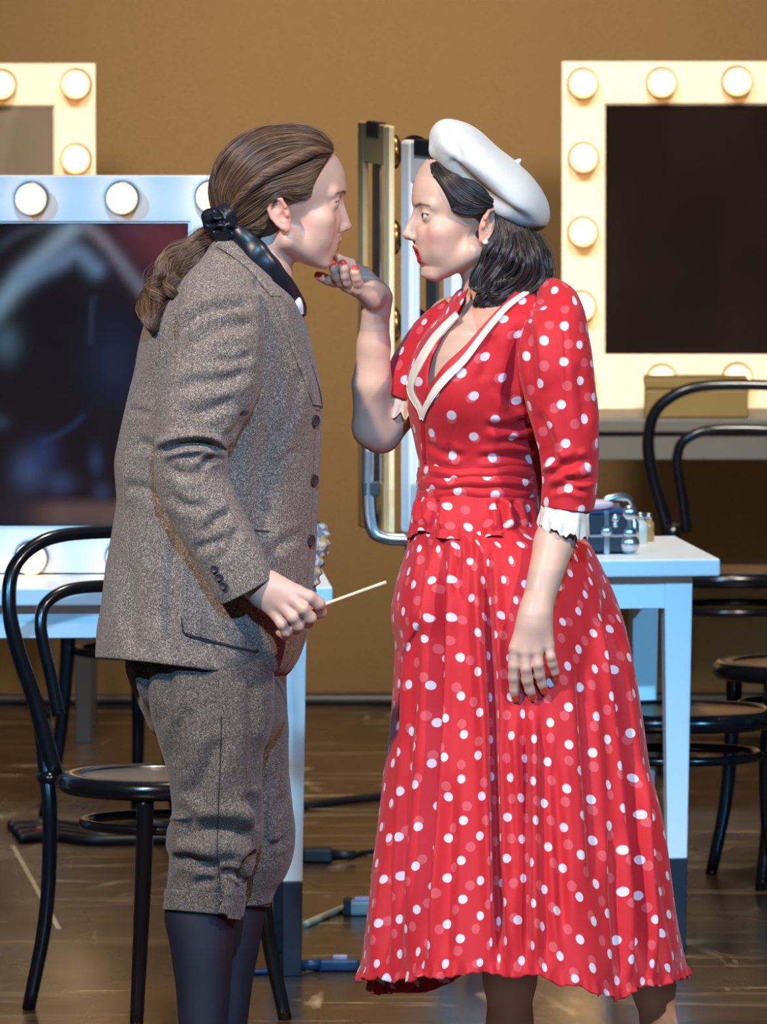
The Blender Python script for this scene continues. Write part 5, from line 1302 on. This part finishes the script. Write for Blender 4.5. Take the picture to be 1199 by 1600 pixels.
ff = [[(562, 452, .030), (559, 441, .018), (557, 434, .012), (555, 426, .008), (554.5, 420, .008)], [(550, 450, .048), (544, 440, .034), (540, 430, .026), (537, 419, .020), (535.5, 411.5, .018)],
      [(541, 446, .066), (533, 440, .052), (527, 431, .042), (523, 420, .034), (520, 412, .030)], [(534, 440, .082), (521, 440, .070), (511, 437, .058), (503, 433, .048), (497, 430.5, .042)]]
for i, q in enumerate(ff):
    r = [.0086, .0094, .0096, .0092][i]; hand_f += chain(q, [r * 1.08, r, r * .98, r * .90, r * .74], .003)
hand_f += chain([(596, 457, .105), (570, 430, .112), (548, 414, .095), (528, 403, .075)], [.016, .0125, .0100, .0078], .008)
legs = chain([(790, 985, -.05), (800, 1280, -.08), (796, 1460, -.03), (797, 1527, -.02), (797, 1600, .0), (797, 1700, .02)], [.095, .062, .046, .0425, .036, .026], .02) + chain([(820, 985, .08), (930, 1270, .06), (1015, 1500, .06), (1022, 1545, .06), (1030, 1600, .06), (1042, 1690, .06)], [.095, .062, .040, .034, .028, .023], .02)
feet = chain([(798, 1725, .02), (765, 1752, .0), (735, 1758, .0)], [.030, .026, .018], .02) + chain([(1044, 1712, .06), (1012, 1746, .05), (985, 1750, .05)], [.028, .025, .018], .02)
allp = hp + neck + torso + arm_n + hand_n + arm_f + hand_f + legs + feet
h1 = P(834, 1020, -.260); h2 = P(548, 440, .06)
fb = [(tW - .16, tW + .16), (h1 - .105, h1 + .105), (h2 - .075, h2 + .075)]
parts = []
for a, b in fb: parts.append(surface(allp, a - .012, b + .012, .0016, 20))
lo, hi = P(500, 1790, 0), P(1100, 420, 0); lo[1], hi[1] = -.35, .35; lo[2] = -.02
V3, F3 = surface(allp, lo, hi, .0042, 16); F3 = outside(V3, F3)
SKW = (214, 176, 156)
V1, F1 = parts[0]; Q = (V1 - tW) @ RW; warpW = profile_warp(Q, wprof, (ZW - .0085, ZW + .0055)); Qw = warpW(Q)
tint = face_tint(Q, SKW, (196, 30, 46), (64, 46, 42), ZW, XW, 1.45, (226, 150, 142), (24, 18, 18)); V1 = Qw @ RW.T + tW
def handtint(V, nails, kn_, ncol, rn=.0062):
    c = np.tile(np.array(lin((208, 172, 154))), (len(V), 1))
    for q in kn_:
        w = np.exp(-(np.linalg.norm(V - P(*q), axis=1) / .009) ** 2)[:, None] * .35; c = c * (1 - w) + np.array(lin((196, 130, 114))) * w
    for t_, b_, off in nails:
        w = (1 - np.clip((np.linalg.norm(V - (P(*t_) + np.array(off)), axis=1) - rn) / .0015, 0, 1))[:, None]; c = c * (1 - w) + np.array(lin(ncol)) * w
    return c
c2 = handtint(parts[1][0], [(fing[i][4], fing[i][3], (0, -.005, .002)) for i in range(4)], kn + [q[2] for q in fing], (204, 66, 40))
c3 = handtint(parts[2][0], [(ff[i][4], ff[i][3], (0.001, -.003, .003)) for i in range(4)], kf, (214, 56, 58), .0062)
V, Fc = join((V1, F1), parts[1], parts[2], (V3, F3)); col = np.concatenate([tint, c2, c3, np.tile(np.array(lin(SKW)), (len(V3), 1))])
body = mk('body', V, Fc, M['skin'], root, col=col)
for s in (-1, 1):
    e = warpW(np.array([(.0835 * XW, .032 * s, .0205)]))[0]
    eyeball('eye', e, RW, tW, root, (1.0, .04 - .03 * s, .02), (66, 44, 34))
q = (np.array((-.004, .0845, -.0235))) @ RW.T + tW
MB().ball(q, (.0052,) * 3, 16, 10).build('pearl_earring', M['pearl'], root, True)

# ---- bodice
nb_, mb_ = 200, 230
V, Fq, ang = stack_loft(BD[1:], nb_, mb_, 2.2); uv, L_, v_ = arc_uv(V, nb_, mb_); N = vnormals(V, Fq)
px = PX(V); g = np.exp(-(((px[:, 0] - 716) / 52) ** 2 + ((px[:, 1] - 618) / 52) ** 2)) * np.clip(-N[:, 1] * 2, 0, 1); V = V + N * (g * .020)[:, None]
N = vnormals(V, Fq); V = V + N * (fbm(V, 6.0, 41) * .0018 + fbm(V, 18.0, 42, 2) * .0007)[:, None]
bf = [([(850, 640), (822, 660), (790, 668), (752, 664)], 7, .006, .6), ([(848, 690), (815, 690), (780, 684)], 6, .005, .6), ([(846, 716), (800, 712), (740, 716)], 6, .005, .5), ([(812, 500), (806, 560), (800, 620), (826, 650)], 9, .008, .5), ([(770, 520), (760, 570), (752, 600)], 9, .004), ([(664, 690), (690, 706), (730, 714)], 6, .004, .5), ([(830, 676), (800, 640), (780, 600)], 8, .004), ([(700, 690), (706, 712), (708, 726)], 5, .003)]
V = crease(V, N, bf)
vneck = np.array([(726, 440), (706, 495), (686, 524), (671, 549), (665, 567), (664, 608), (686, 594), (699, 577), (733, 546), (757, 517), (783, 490), (822, 440)], float)
def inside(Q, poly):
    x, y = Q[:, 0], Q[:, 1]; r = np.zeros(len(Q), bool); j = len(poly) - 1
    for i in range(len(poly)):
        a, b = poly[i], poly[j]; c = (a[1] > y) != (b[1] > y)
        with np.errstate(all='ignore'): r ^= c & (x < (b[0] - a[0]) * (y - a[1]) / (b[1] - a[1] + 1e-12) + a[0])
        j = i
    return r
ctr = V[Fq].mean(1); nf = vnormals(V, Fq)[Fq].mean(1); cut = inside(PX(ctr), vneck) & (nf[:, 1] < .25)
bt_ = bvh(V, Fq)
dress = mk('dress_bodice', V, Fq[~cut], M['dots'], root, uv=uv, thick=.003)
# inner facing and cream trim of the neckline
strip_cloth('facing', bt_, [(806, 455), (777, 484), (752, 511), (727, 540), (694, 571), (670, 604)], [(812, 460), (788, 482), (760, 514), (730, 551), (701, 580), (682, 604), (666, 634)], M['red_plain'], dress, .003, .002, 60, 6, .001)
strip_cloth('facing', bt_, [(732, 450), (724, 468), (707, 500), (690, 527), (675, 556), (669, 580), (668, 604)], [(716, 464), (710, 484), (694, 512), (676, 540), (658, 570), (646, 600), (650, 630), (662, 640)], M['dots'], dress, .003, .002, 60, 6, .001)
strip_cloth('neck_trim', bt_, [(826, 450), (800, 467), (781, 484), (754, 516), (722, 557), (694, 584), (676, 606), (658, 640), (656, 652)], [(836, 452), (810, 470), (789, 489), (761, 523), (731, 564), (703, 593), (685, 614), (668, 640), (661, 658)], M['trim_cream'], dress, .007, .003, 80, 7, .002)
strip_cloth('neck_trim', bt_, [(712, 486), (690, 507), (670, 530), (648, 566), (636, 594), (638, 618), (652, 642), (656, 656)], [(717, 494), (698, 515), (680, 538), (660, 572), (648, 598), (649, 614), (660, 636), (660, 654)], M['trim_cream'], dress, .007, .003, 80, 7, .002)
strip_cloth('placket', bt_, [(657, 656), (659, 690), (661, 724)], [(662, 656), (664, 690), (666, 724)], M['red_plain'], dress, .003, .002, 40, 4, .001)
# waist sash: gathered bands, each its own
for i, (y0, y1, dd) in enumerate(((722, 740, .007), (735, 756, .010), (751, 773, .008))):
    V, Fq, _ = stack_loft([(y0, 654.5 - dd * 200, 849 + dd * 200, 0, .126 + dd * .4), ((y0 + y1) / 2, 653 - dd * 240, 850.5 + dd * 240, 0, .126 + dd), (y1, 654 - dd * 200, 850 + dd * 200, 0, .126 + dd * .4)], 26, 200, 2.2, lambda px, py, Y, i=i: Y * 75 + 10 + 2.2 * np.sin(px * .045 + i * 2.1) + 1.5 * np.sin(px * .1 + i))
    uv, _, _ = arc_uv(V, 26, 200); N = vnormals(V, Fq); V = V + N * (fbm(V * np.array([1, 1, 5.0]), 9.0, 50 + i, 2) * .0014)[:, None]
    mk('sash_fold', V, Fq, M['dots'], dress, uv=uv + np.array([.013 * i, .3 + .021 * i]), thick=.002)
# peplum
PE = [(762, 653, 850, 0, .130), (780, 648, 853, 0, .138), (800, 643, 856, 0, .148), (822, 640, 860, 0, .158), (834, 639, 862, 0, .163)]
def pesh(px, py, Y):
    w = np.clip((py - 770) / 60, 0, 1); return w * (Y * 95 + 12 + 4.0 * np.sin((px - 700) * .055) + 2.5 * np.sin(px * .13) - 10 * np.exp(-((px - 655) / 14) ** 2))
V, Fq, a = stack_loft(PE, 60, 300, 2.15, pesh); uv, _, _ = arc_uv(V, 60, 300); N = vnormals(V, Fq); t = np.repeat(np.linspace(0, 1, 60), 300); A_ = np.tile(a, 60)
V = V + N * (t ** 1.5 * (.006 * np.sin(9 * A_ + 1) + .004 * np.sin(17 * A_) + .0025 * np.sin(41 * A_) * t ** 2))[:, None]
V = crease(V, N, [([(684, 776), (682, 800), (680, 828)], 5, .010, .8), ([(778, 778), (782, 800), (784, 832)], 5, .012, .8), ([(800, 780), (806, 800), (812, 832)], 5, .010, .8), ([(655, 776), (657, 800), (660, 820)], 4, .012, .5)])
mk('peplum', V, Fq, M['dots'], dress, uv=uv + np.array([.02, .61]), thick=.0015)
# skirt: a circle-cut cone; the print is laid out on the flat cloth
SKk = [(800, 648, 856, 0, .135), (826, 642, 884, 0, .158), (850, 637, 922, 0, .180), (873, 631, 934, 0, .192), (925, 616, 957, 0, .208), (965, 611, 970, 0, .220), (1005, 616, 981, 0, .230), (1057, 614, 993, 0, .242), (1112, 611, 1003, 0, .252), (1200, 601, 1016, 0, .272), (1270, 594, 1031, 0, .286), (1363, 582, 1048, 0, .304), (1433, 573, 1057, 0, .316), (1489, 566, 1067, 0, .326), (1532, 559, 1076, 0, .334)]
hemx = np.array([(540, 1531), (585, 1533), (620, 1536), (671, 1534), (700, 1530), (750, 1528), (790, 1530), (820, 1528), (853, 1537), (890, 1548), (930, 1560), (960, 1565), (990, 1556), (1007, 1546), (1049, 1536), (1080, 1524)], float)
def sksh(px, py, Y):
    w = np.clip((py - 1000) / 532, 0, 1) ** 1.5; front = Y < 0.02
    tgt = np.interp(px, hemx[:, 0], hemx[:, 1]); return np.where(front, w * (tgt - 1532) + np.clip((py - 800) / 200, 0, 1) * np.minimum(Y, 0) * 118, 0)
nk, mk_n = 260, 420
V, Fq, a = stack_loft(SKk, nk, mk_n, 2.1, sksh); N = vnormals(V, Fq)
t = np.repeat(np.linspace(0, 1, nk), mk_n); A_ = np.tile(a, nk)
fold = .62 * np.sin(9 * A_ + .8 + .9 * np.sin(2 * A_)) + .20 * np.sin(18 * A_ + 2.0 * np.sin(A_)) + .05 * np.sin(34 * A_ + 1.0)
side = np.clip(1 - np.abs(np.cos(A_)) ** 6, .15, 1)
V = V + N * (fold * side * (.002 + .017 * t ** 1.2))[:, None]
skf = [([(694, 828), (690, 900), (686, 1050), (679, 1200), (668, 1380), (655, 1500), (648, 1540)], 9, .030, .55), ([(757, 828), (762, 960), (770, 1100), (773, 1200), (778, 1380), (783, 1540)], 8, .026, .6), ([(820, 1090), (821, 1300), (822, 1540)], 8, .020, .6), ([(622, 960), (616, 1100), (611, 1250), (604, 1400), (598, 1545)], 9, .020, .5),
       ([(940, 900), (962, 1050), (980, 1200), (990, 1360), (1004, 1550)], 9, .024, .6), ([(1005, 1180), (1022, 1340), (1040, 1540)], 8, .020, .6), ([(715, 830), (716, 880), (714, 940)], 5, .008, .6), ([(735, 830), (738, 880)], 5, .007, .6), ([(790, 1120), (800, 1250), (806, 1420)], 7, .010, .6), ([(862, 1150), (872, 1300), (880, 1480)], 9, .010, .5), ([(905, 1020), (918, 1200), (930, 1400)], 9, .010, .5),
       ([(706, 1200), (700, 1400), (698, 1530)], 10, .008, .5), ([(640, 1120), (634, 1260), (630, 1420)], 8, .010, .5), ([(668, 840), (662, 900), (655, 990)], 6, .007, .6), ([(846, 1100), (850, 1350), (856, 1535)], 8, .012, .5), ([(955, 1280), (962, 1420), (970, 1550)], 8, .012, .5)]
N = vnormals(V, Fq); V = crease(V, N, skf); V = V + N * (fbm(V * np.array([1, 1, .35]), 7.0, 61, 2) * .0022)[:, None]
ruf = np.clip((t - .965) / .035, 0, 1) ** 1.5; V = V + N * (ruf * (.0035 * np.sin(95 * A_) + .005 * np.sin(47 * A_ + 3 * np.sin(3 * A_))))[:, None]; V[:, 2] += ruf * (.0015 * np.sin(83 * A_) + .004 * np.sin(23 * A_ + 2 * np.sin(5 * A_)))
G_ = V.reshape(nk, mk_n, 3); per = np.linalg.norm(np.diff(np.concatenate([G_, G_[:, :1]], 1), axis=1), axis=2); cum = np.concatenate([np.zeros((nk, 1)), np.cumsum(per, 1)], 1)
down = np.concatenate([[0], np.cumsum(np.linalg.norm(np.diff(G_, axis=0), axis=2).mean(1))]); vis = slice(mk_n // 2, mk_n); arc = cum[:, mk_n] - cum[:, mk_n // 2]
al, be = np.polyfit(down[70:], arc[70:], 1); r0 = max(.12, be / al); R_ = r0 + down; ref = 3 * mk_n // 4
fr_ = (cum[:, :mk_n] - cum[:, [ref]]) / R_[:, None]; th = fr_[90:].mean(0)
uv = np.stack([R_[:, None] * np.sin(th)[None], R_[:, None] * np.cos(th)[None]], -1).reshape(-1, 2)
skirt = mk('dress_skirt', V, Fq, M['dots'], root, uv=uv, thick=.0012)
# under layer showing below the hem at the left
UK = [(1300, 612, 1010, .02, .26), (1480, 590, 1050, .02, .29), (1552, 582, 1056, .02, .295)]
def ush(px, py, Y): return np.clip((py - 1400) / 150, 0, 1) * (np.where(Y < 0, np.minimum(Y, 0) * 118, 0) - 34 * np.clip((px - 672) / 60, 0, 1))
V, Fq, a = stack_loft(UK, 90, 300, 2.1, ush); N = vnormals(V, Fq); A_ = np.tile(a, 90); t = np.repeat(np.linspace(0, 1, 90), 300)
V = V + N * (t * .010 * np.sin(19 * A_) + t ** 8 * .004 * np.sin(70 * A_))[:, None]; uv, _, _ = arc_uv(V, 90, 300)
mk('underskirt', V, Fq, M['dots_dark'], skirt, uv=uv, thick=.001)
# sleeves and cuffs
NS = [(846, 449, 12, -.060, .030), (858, 460, 28, -.085, .048), (867, 477, 40, -.115, .062), (870, 500, 48, -.138, .070), (868, 530, 55, -.150, .074), (869, 565, 58, -.158, .074), (874, 610, 56, -.163, .070), (884, 660, 52, -.168, .067), (890, 710, 46, -.172, .062), (891, 750, 44, -.176, .058), (886, 792, 41, -.180, .056)]
ns, ms = 170, 140
V, Fq, a = path_loft(NS, ns, ms, 2.1); N = vnormals(V, Fq)
if (N[:, 1] * (V[:, 1] - V[:, 1].mean())).sum() < 0: Fq = Fq[:, ::-1]; N = -N
uv, _, _ = arc_uv(V, ns, ms); V = V + N * (fbm(V, 7.0, 71) * .0022 + fbm(V, 20.0, 72, 2) * .0007)[:, None]
V = crease(V, N, [([(840, 640), (858, 690), (868, 730)], 8, .007, .6), ([(926, 716), (900, 724), (868, 736), (850, 750)], 6, .008, .7), ([(930, 744), (905, 752), (880, 748)], 5, .006, .7), ([(852, 716), (880, 722), (910, 708)], 6, .005, .6), ([(856, 768), (885, 760), (920, 770)], 5, .005, .7), ([(824, 500), (830, 560), (836, 620)], 8, .006, .5), ([(905, 560), (912, 620), (916, 680)], 9, .004), ([(878, 480), (884, 540), (886, 620), (890, 690)], 3, .002, .4)])
mk('sleeve', V, Fq, M['dots'], dress, uv=uv + np.array([.4, .2]), thick=.0015)
V, Fq, a = path_loft([(886, 772, 34, -.180, .050), (884, 795, 37, -.181, .053), (882, 815, 38, -.183, .055), (880, 831, 39, -.185, .055)], 40, 160); N = vnormals(V, Fq); A_ = np.tile(a, 40); t = np.repeat(np.linspace(0, 1, 40), 160)
V = V + N * (t * (.0022 * np.sin(9 * A_ + 3 * t) + .0012 * np.sin(17 * A_ - 4 * t)) + fbm(V, 26.0, 75, 2) * .0014)[:, None]; V[:, 2] += t ** 3 * (.004 * np.sin(9 * A_) + .002 * np.sin(27 * A_) - .006 * np.cos(A_))
mk('lace_cuff', V, Fq, M['lace'], dress, thick=.001)
FS = [(716, 478, 22, .09, .05), (700, 506, 38, .115, .062), (672, 548, 44, .140, .066), (645, 592, 42, .150, .062), (632, 622, 38, .148, .056)]
V, Fq, a = path_loft(FS, 80, 100, 2.1); N = vnormals(V, Fq); uv, _, _ = arc_uv(V, 80, 100); V = V + N * (fbm(V, 9.0, 77) * .003)[:, None]
mk('sleeve', V, Fq, M['dots'], dress, uv=uv + np.array([.7, .3]), thick=.0015)
V, Fq, a = path_loft([(645, 606, 33, .150, .052), (641, 624, 34, .148, .054), (638, 648, 33, .146, .054)], 36, 140); N = vnormals(V, Fq); A_ = np.tile(a, 36); t = np.repeat(np.linspace(0, 1, 36), 140)
V = V + N * (t * (.003 * np.sin(9 * A_) + .002 * np.sin(17 * A_ + 5 * t)) + fbm(V, 30.0, 79, 2) * .002 * t)[:, None]; V[:, 2] += t ** 2 * .007 * np.sin(12 * A_)
mk('lace_cuff', V, Fq, M['lace_thin'], dress, thick=.0008)
for pts in ([(800, 1725, .02), (766, 1748, .0), (735, 1754, .0)], [(1046, 1706, .06), (1014, 1740, .05), (985, 1746, .05)]):
    q = [P(*p) for p in pts]
    for p, z in zip(q, (.048, .034, .026)): p[2] = z
    pr = [cone(q[0], q[1], .038, .034, .0), cone(q[1], q[2], .034, .024, .02)]; c = (q[0] + q[2]) / 2
    V, Fq = surface(pr, c - .16, c + .16, .005, 16); V[:, 2] = np.maximum(V[:, 2], .001); mk('shoe', V, Fq, M['red_shoe'], root)

# ---- beret
c2_ = lambda pts: [(540 + x / 2.855, 170 + y / 2.855) for x, y in pts]
tb = math.radians(42.0); ax1 = np.array((math.cos(tb), 0, -math.sin(tb))); ax3 = np.array((math.sin(tb), 0, math.cos(tb))); RB = np.stack([ax1, (0, 1, 0), ax3], 1)
bp = [ell(P(767, 276, .0), (.124, .120, .0465), 0, 'u', RB), ell(P(716, 232, 0), (.046, .080, .038), .03, 'u', RB), ell(P(801, 306, 0), (.062, .100, .036), .03, 'u', RB), cp((703, 218, -.02), (697, 205, -.02), .016, .011, .025), cp((682, 236, -.03), (690, 232, -.03), .010, .012, .016),
      ell(P(742, 300, -.112), (.050, .035, .022), .030, 's', RB), cp((806, 257, -.01), (812, 250, -.012), .0048, .0042, .004)]
c = P(768, 280, 0); V, Fq = surface(bp, c - .17, c + .17, .0028, 16, smooth=2); N = vnormals(V, Fq); V = V + N * (fbm(V, 9.0, 81, 2) * .0012)[:, None]
V = crease(V, N, [([(686, 232), (716, 262), (752, 296), (800, 330), (842, 352)], 7, .006, .3), ([(697, 208), (712, 228), (720, 252)], 8, .005, .5)])
mk('beret', V, Fq, M['felt'], root)
# ---- hair
capW = framed([ell((-.004, 0, .046), (.101, .0785, .078), 0), ell((.042, 0, .052), (.064, .064, .068), .02), ell((-.055, 0, .0), (.048, .062, .05), .03), ell((.1365, 0, .000), (.100, .140, .110), .008, 's')] +
              [ell((.045, .075 * s, -.006), (.052, .05, .030), .01, 's') for s in (-1, 1)] + [ell((.012, .088 * s, -.004), (.026, .024, .034), .006, 's') for s in (-1, 1)] + [ell((.055, .068 * s, -.035), (.055, .06, .05), .012, 's') for s in (-1, 1)], RW, tW)
bun = [cp((790, 372, -.045), (806, 408, -.05), .036, .046, .02), cp((806, 408, -.05), (806, 438, -.045), .046, .044, .02), cp((776, 400, -.062), (768, 440, -.068), .024, .024, .02), cp((754, 470, -.072), (800, 455, -.06), .015, .022, .014), cp((790, 380, .04), (806, 420, .045), .036, .042, .03), cp((806, 430, .04), (800, 450, .03), .040, .025, .03)]
V, Fq = surface(capW + bun, tW - .21, tW + .17, .0028, 16, smooth=2); hair = mk('hair', V, Fq, M['hair_black_base'], root); hw = bvh(V, Fq)
A1 = [on(hw, c2_(g), .003) for g in (
    [(372, 222), (392, 290), (415, 355), (445, 412), (485, 452), (530, 468), (575, 466), (610, 455)], [(384, 218), (412, 285), (445, 345), (485, 395), (530, 428), (580, 440), (630, 440)],
    [(398, 218), (435, 280), (475, 330), (525, 375), (580, 405), (640, 425), (690, 450)], [(415, 222), (460, 275), (510, 322), (565, 362), (630, 400), (700, 445), (760, 500)], [(430, 235), (490, 290), (560, 340), (640, 392), (720, 450), (800, 510)])]
A2 = [on(hw, c2_(g), .003, 30) for g in (
    [(672, 470), (672, 540), (655, 590), (625, 640), (600, 690), (585, 740), (592, 785), (625, 800)], [(690, 480), (700, 560), (680, 620), (645, 670), (612, 720), (600, 765), (615, 800), (660, 812)],
    [(715, 500), (735, 580), (725, 640), (690, 700), (650, 745), (622, 790), (640, 830), (690, 835)], [(745, 515), (770, 580), (775, 650), (745, 720), (700, 775), (650, 815), (610, 845), (590, 870)],
    [(775, 525), (805, 590), (818, 660), (800, 730), (760, 785), (705, 830), (650, 862), (605, 885)], [(805, 535), (845, 600), (862, 670), (850, 740), (812, 795), (755, 842), (700, 875), (640, 900)],
    [(835, 550), (880, 615), (898, 680), (890, 745), (850, 800), (790, 845), (720, 885), (650, 905)], [(860, 565), (905, 640), (911, 700), (900, 755), (862, 808), (800, 850), (735, 885), (680, 905)])]
S1 = sheet_strands(A1, 2600, 24, .0012, 24, 91); S2 = sheet_strands(A2, 6500, 30, .0016, 6, 92, (.0065, 1.7, .0035))
def roll(c_px, Y0_, rx, ry, x0, x1, count, seed, tilt=0.0):
    """a curl rolled under: strands wound round a level axis"""
    n = 34; r = np.random.default_rng(seed); s = np.linspace(0, 1, n)[None]; a = r.uniform(-.2, .4, (count, 1)) + s * 6.283 * 1.15; t = r.uniform(0, 1, (count, 1)); rr = r.uniform(.62, 1.0, (count, 1)) * np.sin(np.clip(t, .08, .92) * 3.14) ** .4 * (1 - .2 * s)
    x = c_px[0] + x0 + (x1 - x0) * t + 6 * np.sin(a) * 0; y = c_px[1] + tilt * (x - c_px[0]) - ry * np.cos(a) * rr; Y = Y0_ - rx * np.sin(a) * rr
    return P(x, y, Y)
R1 = roll((777, 470), -.075, .026, 17, -26, 30, 1500, 95, -.28); R2 = roll((770, 446), -.085, .020, 14, -24, 36, 1100, 96, -.30)
rad24 = np.interp(np.linspace(0, 1, 24), [0, .1, .9, 1], [.0002, .00038, .00038, .0002]); rad30 = np.interp(np.linspace(0, 1, 30), [0, .1, .9, 1], [.0003, .0004, .0004, .0002]); rad34 = np.interp(np.linspace(0, 1, 34), [0, .1, .9, 1], [.0003, .0004, .0004, .0002])
fl1 = sheet_strands(A2[4:], 90, 30, .007, 0, 97) + np.array([.004, 0, .002])
hair_strands('hair_strands', M['hair_black'], hair, [(S1, rad24), (S2, rad30), (R1, rad34), (R2, rad34), (fl1, rad30 * .4)])
